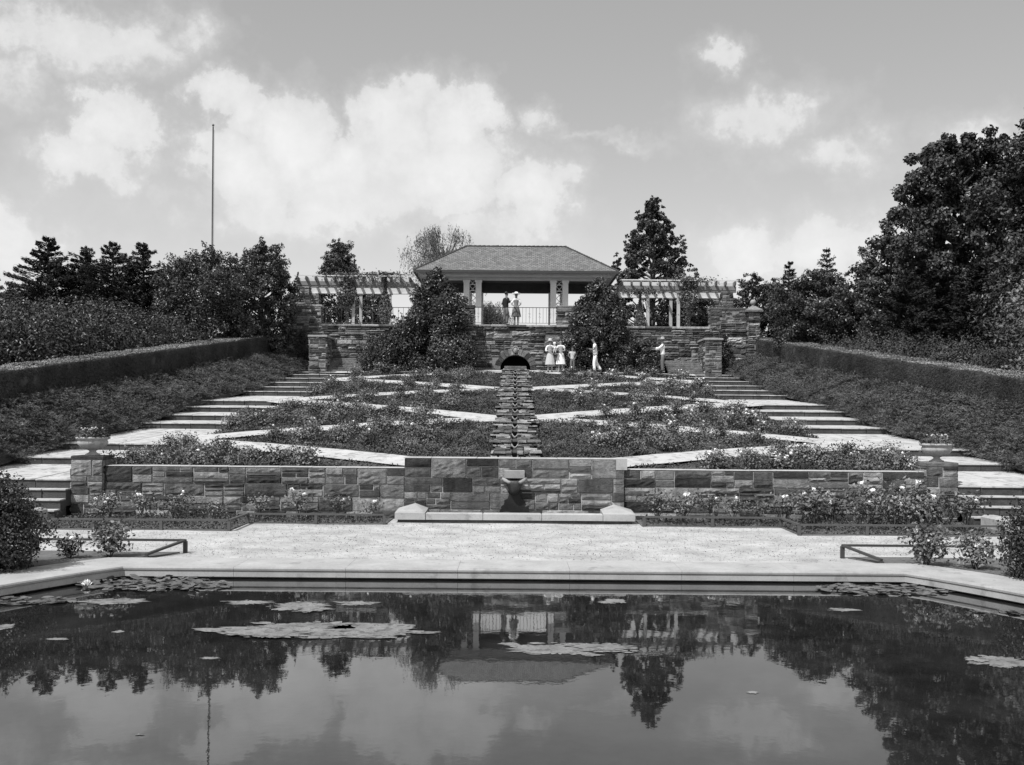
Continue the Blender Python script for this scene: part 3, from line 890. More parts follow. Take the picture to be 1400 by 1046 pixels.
# ------------------------------------------------------------------ pergolas
for s, side in ((-1, 'left'), (1, 'right')):
    t = empty('pergola', (s * 8.9, 62.6, TZ), 0, f'white timber pergola on the {side} side of the pavilion', 'pergola', 'pergolas beside the pavilion')
    ox = s * 8.9
    z_top = 2.73 if s < 0 else 2.62
    for yy in (-1.5, 1.5):
        for xx in (7.35, 9.05):
            mb = MB(); x = s * xx - ox; mb.box(x - .085, x + .085, yy - .085, yy + .085, 0, z_top - .30)
            mb.bevbox(x - .15, x + .15, yy - .15, yy + .15, z_top - .38, z_top - .301, .01)
            mb.build('post', M['greypaint'], t)
        mb = MB(); a, b = sorted((s * 5.7 - ox, s * 12.25 - ox))
        mb.box(a, b, yy - .06, yy + .06, z_top - .30, z_top - .0)
        mb.bevbox(a, b, yy - .16, yy + .10, z_top - .345, z_top - .303, .005)
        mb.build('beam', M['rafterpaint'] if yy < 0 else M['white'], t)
    n_ = 13
    for k in range(n_):
        x = s * (5.9 + (12.15 - 5.9) * k / (n_ - 1)) - ox
        mb = MB(); lo = z_top + .002
        prof = [(-1.95, lo + .16), (-1.9, lo + .05), (-1.75, lo), (-1.362, lo), (-1.362, lo + .24), (-1.95, lo + .24)] if False else [(-1.95, lo + .16), (-1.9, lo + .05), (-1.75, lo), (1.75, lo), (1.9, lo + .05), (1.95, lo + .16), (1.95, lo + .24), (-1.95, lo + .24)]
        v = [(x - .035, y, z) for y, z in prof] + [(x + .035, y, z) for y, z in prof]; q = len(prof)
        mb.add(v, [tuple(range(q)), tuple(range(q, 2 * q))[::-1]] + [(i, q + i, q + (i + 1) % q, (i + 1) % q) for i in range(q)])
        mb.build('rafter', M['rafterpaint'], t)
    for yy in (-1.88, 1.85):
        mb = MB(); a, b = sorted((s * 5.75 - ox, s * 12.3 - ox)); mb.box(a, b, yy - .04, yy + .04, z_top + .243, z_top + .30); mb.build('batten', M['white'], t)
    mb = MB(); a, b = sorted((s * 5.9 - ox, s * 12.1 - ox)); mb.box(a, b, -1.36, -1.33, z_top + .004, z_top + .238); mb.build('fascia_board', M['white'], t)
    for yy in (-1.5, 1.5):
        mb = MB(); a, b = sorted((s * 11.45 - ox, s * 12.05 - ox))
        pier(mb, a, b, yy - .3, yy + .3, 0, z_top - .35, cap=False, band=(.2, .3), seg=(.3, .6), rough=.03)
        mb.build('stone_pier', [M['stone_dark'], M['mortar_dark']], t)

# ------------------------------------------------------------------ low rail fences round the rose borders
def rail_fence(name, label, runs, z=.15, h=.24, sp=1.1, group=None, mat='fencewood'):
    x0, y0 = runs[0][0][:2]
    t = empty(name, (x0, y0, z), 0, label, 'fence', group)
    posts = set()
    for (a, b) in runs:
        A = Vector((a[0] - x0, a[1] - y0, a[2] if len(a) > 2 else h)); B = Vector((b[0] - x0, b[1] - y0, b[2] if len(b) > 2 else h))
        d = B - A; n_ = max(1, round(d.length / sp)); side = Vector((-d.y, d.x, 0)).normalized() * .034
        mb = MB(); up = Vector((0, 0, .036))
        mb.hexa([A - side - up, A + side - up, B + side - up, B - side - up][::-1], [A - side, A + side, B + side, B - side][::-1])
        mb.build('rail', M[mat], t)
        for k in range(n_ + 1):
            p = A.lerp(B, k / n_); key = (round(p.x, 2), round(p.y, 2))
            if key in posts: continue
            posts.add(key)
            mb = MB(); mb.box(p.x - .032, p.x + .032, p.y - .032, p.y + .032, -.2, p.z - .037); mb.build('post', M[mat], t)
for s, side in ((-1, 'left'), (1, 'right')):
    rail_fence('low_fence', f'long low rail fence with a jog in front of the {side} wall border', [((s * 10.2, 22.9), (s * 5.95, 22.9)), ((s * 5.95, 22.9), (s * 5.95, 24.5)), ((s * 5.95, 24.5), (s * 2.9, 24.5))], sp=1.45, mat='greyrail')
    rail_fence('low_fence', f'short low rail fence round the small {side} border by the pool corner', [((s * 9.6, 19.1), (s * 5.72, 19.1)), ((s * 5.72, 19.1), (s * 6.15, 18.35, .08))], sp=1.25, h=.24)
    # soil of the borders
    mb = MB(); poly = [(s * 10.62, 22.9), (s * 5.95, 22.9), (s * 5.95, 24.5), (s * 2.86, 24.5), (s * 2.86, 25.95), (s * 10.62, 25.95)]
    if s > 0: poly = poly[::-1]
    mb.prism(poly, .0, .175); tag(mb.build('flower_border', M['bordersoil']), kind='structure')
    mb = MB(); poly = [(s * 9.8, 19.05), (s * 5.80, 19.05), (s * 6.1, 18.45), (s * 7.45, 17.2), (s * 8.2, 15.6), (s * 9.6, 13.4), (s * 11, 13.4)]
    if s > 0: poly = poly[::-1]
    mb.prism(poly, .0, .172); tag(mb.build('flower_border', M['bordersoil']), kind='structure')

# ------------------------------------------------------------------ foliage
def rose_bush_mesh(h, r, leaves, blooms, leggy=0, bloomr=.045):
    st_ = MB(); lv = MB(); bls = []
    tips = []
    for k in range(7):
        a = U(0, 6.28); q = U(.3, 1) * r
        tip = (q * math.cos(a), q * math.sin(a), h * U(.75, 1.0)); mid = (tip[0] * .45 + U(-.04, .04), tip[1] * .45 + U(-.04, .04), tip[2] * .5)
        st_.tube([(U(-.03, .03), U(-.03, .03), -.03), mid, tip], [.013, .009, .004], 4); tips.append(tip)
        for j in range(2):
            b = (mid[0] + U(-.2, .2) * r * 2, mid[1] + U(-.2, .2) * r * 2, tip[2] * U(.6, .95))
            st_.tube([mid, b], [.007, .003], 4); tips.append(b)
    T = np.array(tips); idx = RNG.integers(0, len(T), leaves)
    P = T[idx] + RNG.normal(0, .13 * r / .4, (leaves, 3)) * np.array([1, 1, .75])
    base = RNG.random(leaves) < .45
    P[base, 2] = RNG.uniform(.15 + leggy * .3, .9, base.sum()) * h
    P[:, 2] = np.abs(P[:, 2])
    N = P - np.array([0, 0, h * .4]); N[:, 2] += .4
    lv.leaves(P, N / (np.linalg.norm(N, axis=1)[:, None] + 1e-6), .075, .05, spread=.7)
    for k in range(blooms):
        p = np.array(random.choice(tips)) + np.array([U(-.06, .06), U(-.06, .06), U(.02, .08)])
        P, N = foliage_ball(16, bloomr, bloomr, bloomr * .8, 1, 1, shell=.6)
        bl = MB(); bls.append(bl); bl.ball(tuple(p), bloomr * .75, 5); bl.leaves(P + p, N, bloomr * 1.3, bloomr * 1.1, spread=.3)
    return st_, lv, bls
def make_rose(name, h, r, leaves, blooms, bloomr=.045, leggy=0, mat='bloom'):
    s_, l_, b_ = rose_bush_mesh(h, r, leaves, blooms, leggy, bloomr)
    root = l_.build(name, M['leaf_rose'])
    s_.build('stems', M['stem'], root)
    for q_ in b_: q_.build('bloom', M[mat], root)
    return root
protos = [make_rose('rose_bush', U(.38, .54), U(.32, .42), 520, b, br) for b, br in ((0, .03), (0, .03), (0, .03), (2, .042), (6, .042), (0, .03), (11, .045), (1, .04))]
def seg_dist(p, a, b):
    ax, ay = a; bx, by = b; dx, dy = bx - ax, by - ay
    t = max(0, min(1, ((p[0] - ax) * dx + (p[1] - ay) * dy) / (dx * dx + dy * dy)))
    return math.hypot(p[0] - ax - t * dx, p[1] - ay - t * dy)
BEDS = ['bed just behind the low wall', 'bed beside the lowest cascade tiers', 'wedge bed by the lower stair flight', 'bed beside the middle of the cascade', 'wedge bed by the upper stair flight', 'bed beside the top of the cascade', 'topmost bed below the retaining wall']
def bed_of(ax, y):
    k = 0
    for i, (a, b) in enumerate(zip(NODES[:-1], NODES[1:])):
        t = (ax - a[0]) / (b[0] - a[0]); t = max(0, min(1, t))
        if y > a[1] + (b[1] - a[1]) * t: k = i + 1
    return k
cells = []
yy = 26.85
while yy < 54.2:
    st_x = .95 if yy < 38 else 1.12
    for s in (-1, 1):
        x = 1.0 + U(0, .3)
        while x < X_in(yy) - .15:
            px = s * (x + U(-.22, .22)); py = yy + U(-.22, .22)
            dmin = min(seg_dist((px, py), a, b) for a, b in paths)
            if dmin > PW + .36: cells.append((px, py))
            x += st_x
    yy += .95 if yy < 38 else 1.3
random.shuffle(cells)
print('rose cells', len(cells))
cells = cells[:300] if len(cells) > 300 else cells
used = set()
for (px, py) in cells:
    near_casc = abs(px) < 2.2
    rightish = px > 0
    pr = random.random()
    if near_casc: k = random.choice([0, 1, 2, 5])
    elif rightish: k = random.choice([0, 1, 3, 4, 4, 6, 7, 2]) 
    else: k = random.choice([0, 1, 2, 5, 2, 3, 7, 0])
    o = protos[k] if k not in used else copy_tree(protos[k]); used.add(k)
    sc = U(.68, 1.05) * (.55 if near_casc else 1)
    o.location = (px, py, float(zb(px, py)) - .03); o.rotation_euler = (0, 0, U(0, 6.28)); o.scale = (sc, sc, sc)
    b = bed_of(abs(px), py); side = 'left' if px < 0 else 'right'
    flo = 'flowering' if k in (3, 4, 6, 7) else 'leafy'
    tag(o, f'{flo} rose bush in the {side} {BEDS[b]}', 'rose bush', f'{flo} rose bushes in the {side} {BEDS[b]}')
for k, p in enumerate(protos):
    if k not in used:
        for c in list(p.children): bpy.data.objects.remove(c)
        bpy.data.objects.remove(p)

# low cover plants in the beds
n_ = 330000
yv = RNG.uniform(26.5, 55.2, n_); uv_ = RNG.uniform(-1, 1, n_); xv = uv_ * X_in(yv)
D_ = np.full(n_, 9.0)
for a, b in paths:
    dx, dy = b[0] - a[0], b[1] - a[1]
    t = np.clip(((xv - a[0]) * dx + (yv - a[1]) * dy) / (dx * dx + dy * dy), 0, 1)
    D_ = np.minimum(D_, np.hypot(xv - a[0] - t * dx, yv - a[1] - t * dy))
ok = (D_ > PW + .06 + RNG.normal(0, .06, n_)) & (np.abs(xv) > .58) & ~((yv > 54.4))
xv, yv = xv[ok], yv[ok]
from mathutils import noise as mn
patch = np.array([mn.noise(Vector((x * .8, y * .8, 3))) for x, y in zip(xv[::1], yv[::1])])
ok = (patch + RNG.normal(0, .12, len(patch)) > -.3) | (np.abs(xv) < 2.4)
xv, yv, patch = xv[ok], yv[ok], patch[ok]
hh = np.clip(.08 + .2 * (patch + .2), .05, .26)
zv = zb(xv, yv) - .03 + RNG.random(len(xv)) * hh
N = np.tile(np.array([0, -.15, .8]), (len(xv), 1))
mb = MB(); mb.leaves(np.stack([xv, yv, zv], 1), N, .085, .04, spread=.75)
tag(mb.build('ground_cover', M['leaf_cover']), 'low leafy cover plants filling the rose beds', 'ground cover', kind='stuff')

# wall border roses (leggy, with big white blooms)
bp = [make_rose('rose_bush', U(.55, .72), .36, 280, b, .05, 1) for b in (3, 1, 2, 0)]
spots = []
for s in (-1, 1):
    x = 3.3
    while x < 10.1:
        spots.append((s * x, 25.3 + U(-.25, .25))); 
        if x > 6.2 and random.random() < .95: spots.append((s * (x + U(-.3, .3)), 24.1 + U(-.4, .3)))
        x += U(.75, 1.0) if s < 0 else U(.5, .7)
for i, (x, y) in enumerate(spots):
    k = i % 4; o = bp[k] if i < 4 else copy_tree(bp[k])
    sc = U(.65, 1.05) * (1.3 if x > 0 else 1.0); o.location = (x, y, .17); o.rotation_euler = (0, 0, U(0, 6.28)); o.scale = (sc, sc, sc)
    side = 'left' if x < 0 else 'right'
    w_ = 'white blooming rose bush' if k != 3 else 'leafy bloomless rose bush'
    tag(o, f'{w_} in the {side} border under the low wall', 'rose bush', f'{w_} of the {side} wall border')
n_ = 26000
xv = RNG.uniform(2.95, 10.2, n_) * RNG.choice([-1, 1], n_); yv = RNG.uniform(22.95, 25.9, n_)
ok = ~((np.abs(xv) < 5.95) & (yv < 24.55)); xv, yv = xv[ok], yv[ok]
mb = MB(); N = np.tile(np.array([0, 0, 1.]), (len(xv), 1)); mb.leaves(np.stack([xv, yv, .17 + RNG.random(len(xv)) ** 3 * .10], 1), N, .06, .03, spread=.8)
tag(mb.build('border_weeds', M['leaf_cover']), 'low weeds and fallen leaves along the wall borders', 'ground cover', kind='stuff')
# pool corner roses
for (x, y, h, lv_, bl_, lab) in ((-6.75, 18.25, .55, 900, 0, 'bushy rose nearest the left corner of the pool'), (-7.35, 18.1, .33, 380, 3, 'small straggly rose between the left pool shrub and the bushy rose'),
                                 (6.75, 18.0, .6, 900, 6, 'rose bush with pale blooms nearest the right corner of the pool'), (7.45, 17.7, .5, 700, 1, 'rose bush between the flowering rose and the right pool shrub')):
    o = make_rose('rose_bush', h, h * .55, lv_, bl_, .05); o.location = (x, y, .17); tag(o, lab, 'rose bush')

# generic shrub -------------------------------------------------------
def shrub(name, w, d, h, n, L, W, mat, point=0.0, lumps=26, parent=None, twigs=True, base=0.02, seed=None, inner=.1):
    """crown of leaf clumps; point 0 = round .. 1 = conical"""
    mb = MB(); cs = []
    for k in range(lumps):
        t = (k + .5) / lumps; t = t ** .85
        z = base * h + (h * (1 - base)) * t
        if point > .5: prof = (1 - t) ** .75 * .95 + .06
        elif point > .2: prof = (.9 + .1 * t / .35) if t < .35 else max(.06, 1 - ((t - .35) / .65) ** 1.9)
        else: prof = math.sqrt(max(0.05, 1 - (2 * t - .85) ** 2 * .75))
        a = k * 2.39996 + U(-.4, .4); q = U(.45, .86) * prof
        cs.append((q * w * math.cos(a), q * d * math.sin(a), z - .04 * h, (.36 * prof + .13) * min(w, d) * U(.8, 1.2)))
    tot = sum(c[3] ** 2 for c in cs)
    for (x, y, z, r) in cs:
        m_ = int(n * r * r / tot)
        P, N = foliage_ball(m_, r, r, r * U(.8, 1.15), 1, 1, shell=.35)
        P += np.array([x, y, z]); N[:, 2] += .25
        P[:, 2] = np.maximum(P[:, 2], .02)
        mb.leaves(P, N, L, W, spread=.65, droop=.2)
    # sprays poking out
    m_ = n // 14
    t = RNG.random(m_); 
    P = np.array([cs[i][:3] for i in RNG.integers(0, len(cs), m_)]); rr = np.array([1.0])
    dirs = RNG.normal(0, 1, (m_ // 12 + 1, 3)); dirs[:, 2] = np.abs(dirs[:, 2]) + .4; dirs /= np.linalg.norm(dirs, axis=1)[:, None]
    for dv in dirs:
        c = cs[random.randrange(len(cs))]; k = 12
        q = np.array(c[:3]) + dv * c[3] * RNG.uniform(.7, 1.35, (k, 1)) + RNG.normal(0, L * .35, (k, 3))
        mb.leaves(q, np.tile(dv, (k, 1)), L, W)
    # inner filler leaves, the crown's inner shade put into a darker material
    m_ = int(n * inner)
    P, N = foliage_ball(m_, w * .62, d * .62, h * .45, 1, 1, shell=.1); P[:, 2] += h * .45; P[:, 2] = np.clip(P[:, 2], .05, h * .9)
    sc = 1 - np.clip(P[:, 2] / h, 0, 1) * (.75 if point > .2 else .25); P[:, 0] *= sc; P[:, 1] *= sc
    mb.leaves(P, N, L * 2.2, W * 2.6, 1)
    crown = mb
    tr = MB()
    for k in range(7):
        c = cs[random.randrange(len(cs) // 3, len(cs))]
        tr.tube([(U(-.1, .1), U(-.1, .1), -.1), (c[0] * .4, c[1] * .4, c[2] * .5), c[:3]], [.05 + .012 * h, .035, .012], 5)
    return crown, tr
def put_shrub(name, x, y, label, cat, mat, w, h, n, L=.11, W=.06, point=0, lumps=26, d=None, z=None, group=None, inner=.1):
    z0 = float(terrain(np.array(x), np.array(y))) if z is None else z
    t = empty(name, (x, y, z0), 0, label, cat, group)
    c, tr = shrub(name, w, d or w, h, n, L, W, mat, point, lumps, inner=inner)
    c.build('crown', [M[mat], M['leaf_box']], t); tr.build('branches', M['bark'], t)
    return t

# flanking magnolias and shrubs against the wall
zt_ = lambda y: float(zc(y)) + .0
put_shrub('magnolia_tree', -4.05, 55.5, 'broad conical dark evergreen against the wall left of the arch', 'tree', 'leaf_magnolia', 2.05, 5.4, 44000, .14, .07, .35, 95, d=1.3, z=zt_(55) - .1)
put_shrub('magnolia_tree', 4.25, 55.6, 'broad conical dark evergreen against the wall right of the arch behind the visitors', 'tree', 'leaf_magnolia', 2.0, 4.95, 44000, .14, .07, .35, 95, d=1.05, z=zt_(55) - .1)
put_shrub('wall_shrub', -6.45, 55.2, 'rounded shrub at the outer foot of the left evergreen', 'shrub', 'leaf_magnolia', 1.25, 1.9, 9000, .12, .06, 0, 26, z=zt_(55) - .1)
put_shrub('wall_shrub', -2.95, 54.6, 'rounded shrub between the left evergreen and the arch', 'shrub', 'leaf_magnolia', 1.0, 1.75, 8000, .12, .06, 0, 24, z=zt_(55) - .1)
put_shrub('wall_shrub', 2.95, 55.7, 'leafy shrub on the wall behind the women and boy', 'shrub', 'leaf_magnolia', .8, 1.9, 6000, .12, .06, 0, 22, d=.5, z=zt_(55) - .1)
put_shrub('wall_shrub', 5.0, 55.3, 'low spreading shrub behind the man in white trousers', 'shrub', 'leaf_magnolia', 1.1, 1.45, 8000, .12, .06, 0, 22, d=.6, z=zt_(55) - .1)
put_shrub('wall_shrub', 6.55, 55.6, 'low spreading shrub beside the man in the straw hat', 'shrub', 'leaf_magnolia', 1.15, 1.75, 8500, .12, .06, 0, 22, d=.8, z=zt_(55) - .1)

# clipped hedges
def hedge(s, side):
    t = empty('clipped_hedge', (s * 14, 38, 4), 0, f'long low clipped hedge climbing the slope on the {side}', 'hedge', 'clipped hedges')
    yv = np.linspace(14, 56.6, 140); mb = MB(); w = 1.25; h = .66
    rows = []
    wob = lambda k: RNG.normal(0, .015, len(yv)) + .03 * np.sin(yv * 1.3 + k)
    for (ox, oz, k) in ((0, -.75, 0), (0, .0, 0), (-.01, h * .5, 1), (0.01, h - .05, 2), (.06, h, 3), (w / 2, h + .01, 3), (w - .06, h, 4), (w, h - .05, 5), (w, -.2, 0)):
        X = s * (X_h(yv) + ox + wob(k)); rows.append(np.stack([X - s * 14, yv - 38, z_h(yv) + oz + wob(k + 2) * .8 - 4], 1))
    mb.grid(np.stack(rows, 0), flip=(s > 0))
    mb.build('inner_growth', M['soil'], t)
    mb = MB(); n_ = 170000
    y = 14 + (56.6 - 14) * RNG.random(n_) ** .9; f = RNG.random(n_)
    side_ = f < .66
    x = np.where(side_, X_h(y) - .01, X_h(y) + RNG.random(n_) * w); z = z_h(y) + np.where(side_, -.4 + RNG.random(n_) * (h + .4), h)
    lump = .03 * np.sin(y * 2.1) + .02 * np.sin(y * 5.3 + 1) + RNG.normal(0, .018, n_)
    x = x + np.where(side_, -.05 - lump * .7, 0) ; z = z + np.where(side_, 0, lump * .6 + .035)
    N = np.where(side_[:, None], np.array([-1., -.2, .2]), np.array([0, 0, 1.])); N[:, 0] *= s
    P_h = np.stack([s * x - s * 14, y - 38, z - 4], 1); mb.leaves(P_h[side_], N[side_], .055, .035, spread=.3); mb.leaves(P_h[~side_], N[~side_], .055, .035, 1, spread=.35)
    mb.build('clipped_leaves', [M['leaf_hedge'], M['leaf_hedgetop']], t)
hedge(-1, 'left'); hedge(1, 'right')

# juniper banks
for s, side in ((-1, 'left'), (1, 'right')):
    ysb = np.linspace(15, 56.4, 110); P = np.zeros((9, 110, 3))
    for j in range(9):
        tt = j / 8; xo = X_out(ysb) + .12; xh = X_h(ysb) + .2
        x = xo + (xh - xo) * tt
        st0 = np.where(ysb < 25.6, np.clip(.17 + (ysb - 24) * .5, .12, .95), zs(ysb) - .08)
        z = st0 + (z_h(ysb) - .30 - st0) * tt ** .8
        P[j, :, 0] = s * x; P[j, :, 1] = ysb; P[j, :, 2] = z
    mb = MB(); mb.grid(P, flip=(s > 0)); tag(mb.build('bank', M['soil']), kind='structure')
    # sprays
    nt_ = 15000; y = 16 + (56.3 - 16) * RNG.random(nt_); tt = RNG.random(nt_) ** .9
    xo = X_out(y) - .05; xh = X_h(y) - .08; x = xo + (xh - xo) * tt
    st0 = np.where(y < 25.6, np.clip(.17 + (y - 24) * .5, .12, .95), zs(y) - .08)
    z = st0 + (z_h(y) - .30 - st0) * tt ** .8
    lump = np.array([mn.noise(Vector((a * 1.1, b * .7, 7))) + .5 * mn.noise(Vector((a * 3.1, b * 2.1, 2))) for a, b in zip(x, y)])
    z = z + .10 + .38 * lump * (1 - .5 * tt) + RNG.uniform(-.03, .06, nt_)
    base = np.stack([s * x, y, z], 1)
    ang = RNG.uniform(0, 2 * PI, nt_); dirv = np.stack([np.cos(ang), np.sin(ang), RNG.uniform(.05, .75, nt_)], 1)
    dirv[:, 0] -= s * .5; dirv[:, 1] -= .35
    dirv /= np.linalg.norm(dirv, axis=1)[:, None]
    k = 21; tl = RNG.uniform(.16, .40, nt_)
    tpos = np.linspace(0, 1, k)
    PP = base[:, None, :] + dirv[:, None, :] * tl[:, None, None] * tpos[None, :, None]
    PP[:, :, 2] += -.05 * tpos[None, :] ** 2
    PP = PP.reshape(-1, 3) + RNG.normal(0, .016, (nt_ * k, 3))
    DD = np.repeat(dirv, k, 0) + RNG.normal(0, .35, (nt_ * k, 3)); NN = np.tile(np.array([0, 0, 1.]), (nt_ * k, 1))
    mb = MB(); mb.leaves(PP, NN, .10, .018, spread=.6, D=DD)
    tag(mb.build('juniper_cover', M['leaf_juniper']), f'feathery creeping juniper covering the {side} bank beside the stairs', 'juniper', kind='stuff')

# shrub rows behind the hedges
cnt = 0
def row(s, specs):
    for (x, y, w, h, lab, mat, L) in specs:
        put_shrub('evergreen_shrub', s * (x + .35), y, lab, 'shrub', mat, w, h, int(6500 * w * h / 2.5), L, L * .5, 0, 30)
row(-1, [(17.0, 33.5, 1.7, 2.5, 'glossy shrub behind the left hedge at the edge of the photo', 'leaf_shrub', .12),
         (16.3, 36.5, 1.6, 2.2, 'second glossy shrub up the slope behind the left hedge', 'leaf_shrub', .12),
         (16.4, 39.5, 1.8, 2.3, 'third glossy shrub up the slope behind the left hedge', 'leaf_shrub', .12),
         (15.7, 42.6, 1.7, 2.0, 'fourth glossy shrub up the slope behind the left hedge', 'leaf_shrub', .12),
         (15.6, 46.0, 1.8, 2.1, 'fifth glossy shrub up the slope behind the left hedge', 'leaf_shrub', .12),
         (15.2, 49.5, 1.7, 1.9, 'last glossy shrub below the tall evergreens behind the left hedge', 'leaf_shrub', .12),
         (19.5, 39, 2.2, 2.7, 'dark back row shrub at the left under the leftmost cedar', 'leaf_shrub', .13),
         (19.0, 44, 2.2, 2.5, 'dark back row shrub at the left under the middle cedars', 'leaf_shrub', .13),
         (18.6, 49.5, 2.2, 2.4, 'dark back row shrub at the left under the small cedar', 'leaf_shrub', .13)])
row(1, [(17.0, 33.0, 1.9, 3.0, 'big pale leaved shrub at the right edge behind the hedge', 'leaf_vine', .17),
        (15.9, 36.4, 1.3, 1.5, 'low shrub behind the right hedge next to the pale leaved shrub', 'leaf_cover', .09),
        (15.7, 39.2, 1.5, 1.5, 'low fine leaved shrub second from the pale leaved one', 'leaf_cover', .09),
        (15.4, 42.3, 1.6, 1.5, 'low fine leaved shrub in the middle behind the right hedge', 'leaf_cover', .09),
        (15.0, 45.6, 1.6, 1.5, 'low fine leaved shrub higher up behind the right hedge', 'leaf_cover', .09),
        (14.6, 49.2, 1.4, 1.2, 'low shrub in front of the glossy evergreen behind the right hedge', 'leaf_cover', .09),
        (18.6, 37.5, 2.2, 4.2, 'tall leafy shrub beneath the large trees at the right', 'leaf_vine', .16)])

# ------------------------------------------------------------------ trees
def cedar(name, x, y, h, w, label, n=9000, z=None, droop=.1, dens=1.0, group=None, top=0):
    z0 = float(terrain(np.array(x), np.array(y))) if z is None else z
    t = empty(name, (x, y, z0), 0, label, 'tree', group)
    tr = MB(); tr.tube([(0, 0, -.2), (.05, 0, h * .5), (0, 0, h * .99)], [.16, .09, .012], 7); 
    mb = MB(); lev = int(15 * dens + h * 1.3)
    for k in range(lev):
        f = (k + .3) / lev; z = h * (.06 + .93 * f); rad = w * (1 - f) ** .72 * U(.72, 1.15) + .08
        nb = max(4, int(10 * (1 - f) + 4))
        for j in range(nb):
            a = U(0, 6.28); r = rad * U(.72, 1.12)
            e = np.array([r * math.cos(a), r * math.sin(a), r * U(.18, .5) - droop * r]); o_ = np.array([0, 0, z])
            tr.tube([tuple(o_), tuple(o_ + e * .55 + np.array([0, 0, .04])), tuple(o_ + e)], [.03, .018, .006], 4)
            m_ = int(n / (lev * 8) * (.4 + r / w))
            tt = RNG.random(m_) ** .7
            side = np.array([-math.sin(a), math.cos(a), 0])
            P = o_ + e[None, :] * tt[:, None] + side[None, :] * (RNG.normal(0, 1, m_) * r * .13 * (1.1 - tt))[:, None]
            P[:, 2] += RNG.normal(0, .05, m_) - .03
            Dd = e[None, :] * .8 + side[None, :] * RNG.normal(0, .6, m_)[:, None]
            mb.leaves(P, np.tile(np.array([0, 0, 1.]), (m_, 1)), .19, .05, spread=.7, D=Dd)
    tr.build('trunk', M['bark'], t); mb.build('crown', M['leaf_cedar'], t)
def broad(name, x, y, h, w, label, n=40000, L=.15, W=.10, mat='leaf_tree', z=None, trunk=.2, shape='round', limbs=60, clump=.14, gap=.0, cat='tree', group=None, spires=()):
    z0 = float(terrain(np.array(x), np.array(y))) if z is None else z
    t = empty(name, (x, y, z0), 0, label, cat, group)
    tr = MB(); tr.tube([(0, 0, -.3), (U(-.1, .1), U(-.1, .1), h * .3), (U(-.2, .2), 0, h * .62), (0, 0, h * .93)], [.05 + .022 * h, .04 + .016 * h, .02 + .007 * h, .02], 8)
    mb = MB(); cs = []
    for k in range(limbs):
        f = (k + .5) / limbs
        zz = trunk + (1 - trunk) * f
        if shape == 'round': prof = math.sqrt(max(.03, 1 - (2 * f - .9) ** 2 * .82))
        elif shape == 'cone': prof = (1 - f) ** .62 * (1 - .55 * max(0, .12 - f) / .12) + .07
        else: prof = math.sin(PI * (f * .8 + .16)) ** .7
        a = k * 2.39996 + U(-.5, .5); q = U(.25, .95) ** .7 * prof * U(.85, 1.12)
        c = np.array([q * w * math.cos(a), q * w * math.sin(a), h * zz - .02 * h])
        r = (clump * w * (.7 + .6 * prof)) * U(.75, 1.3)
        cs.append((c, r))
        b = np.array([0, 0, max(h * .12, c[2] - np.hypot(c[0], c[1]) * .8)])
        tr.tube([tuple(b), tuple(b * .5 + c * .5 + np.array([0, 0, -.06 * h * .3])), tuple(c)], [.03 + .006 * h, .02 + .003 * h, .012], 5)
    for (dx, dz) in spires:
        m_ = 7
        for q in range(m_):
            g = q / (m_ - 1); cs.append((np.array([dx * w * (1 + .12 * g), U(-.2, .2) * w, h * (dz - .30 * (1 - g))]), w * .17 * (1.08 - g) ** .8 + .06))
    tot = sum(r * r for c, r in cs)
    for c, r in cs:
        sub = 5
        for j in range(sub):
            m_ = int(n * r * r / tot / sub)
            o_ = c + RNG.normal(0, r * .55, 3) * np.array([1, 1, .8])
            rr = r * U(.45, .8)
            P, N = foliage_ball(m_, rr, rr, rr * .8, 1, 1, shell=.2)
            P += o_; N[:, 2] += .35
            mb.leaves(P, N, L, W, spread=.7, droop=.3)
    tr.build('trunk', M['bark'], t); mb.build('crown', M[mat], t)
    return t
cedar('cedar_tree', -23.9, 56.0, 5.7, 3.5, 'dark layered cedar, the leftmost of the conifers beyond the left shrubs', 34000)
cedar('cedar_tree', -22.2, 56.6, 5.3, 3.0, 'dark cedar close to the right of the leftmost cedar', 26000)
cedar('cedar_tree', -20.4, 55.5, 5.6, 2.9, 'dark cedar third from the left, with a drooping tip', 28000)
cedar('cedar_tree', -18.7, 55.0, 5.6, 2.3, 'small pointed cedar standing left of the broad evergreens', 22000)
broad('evergreen_tree', -28.6, 62.0, 4.3, 1.8, 'pale distant tree at the left edge of the photo', 9000, .13, .08, 'leaf_vine', trunk=.1, limbs=30, z=5.8)
broad('holly_tree', -15.0, 53.4, 5.2, 2.5, 'broad rounded evergreen under the flagpole', 34000, .14, .075, 'leaf_magnolia', trunk=.0, limbs=90, clump=.17, spires=((-.35, .98), (.1, 1.02), (.5, .96), (-.75, .82)))
broad('holly_tree', -12.9, 56.0, 5.7, 1.9, 'tall rounded evergreen just left of the retaining wall', 32000, .14, .075, 'leaf_magnolia', trunk=.0, shape='round', limbs=80, clump=.19, spires=((0, 1.05), (-.4, .94), (.45, .9), (.8, .74)))
broad('holly_tree', -17.2, 57.4, 4.6, 2.2, 'dark evergreen behind the small cedar at the left', 20000, .14, .075, 'leaf_magnolia', trunk=.0, limbs=60, clump=.19, spires=((-.3, .98), (.4, .96)))
broad('evergreen_tree', -11.2, 69.5, 6.6, 2.35, 'conical dark tree rising behind the left pergola', 30000, .15, .08, 'leaf_magnolia', trunk=.03, shape='cone', limbs=70, clump=.17, z=7.2, spires=((0, 1.0), (-.3, .88), (.35, .85), (-.65, .6), (.7, .66), (.95, .5), (-.9, .5)))
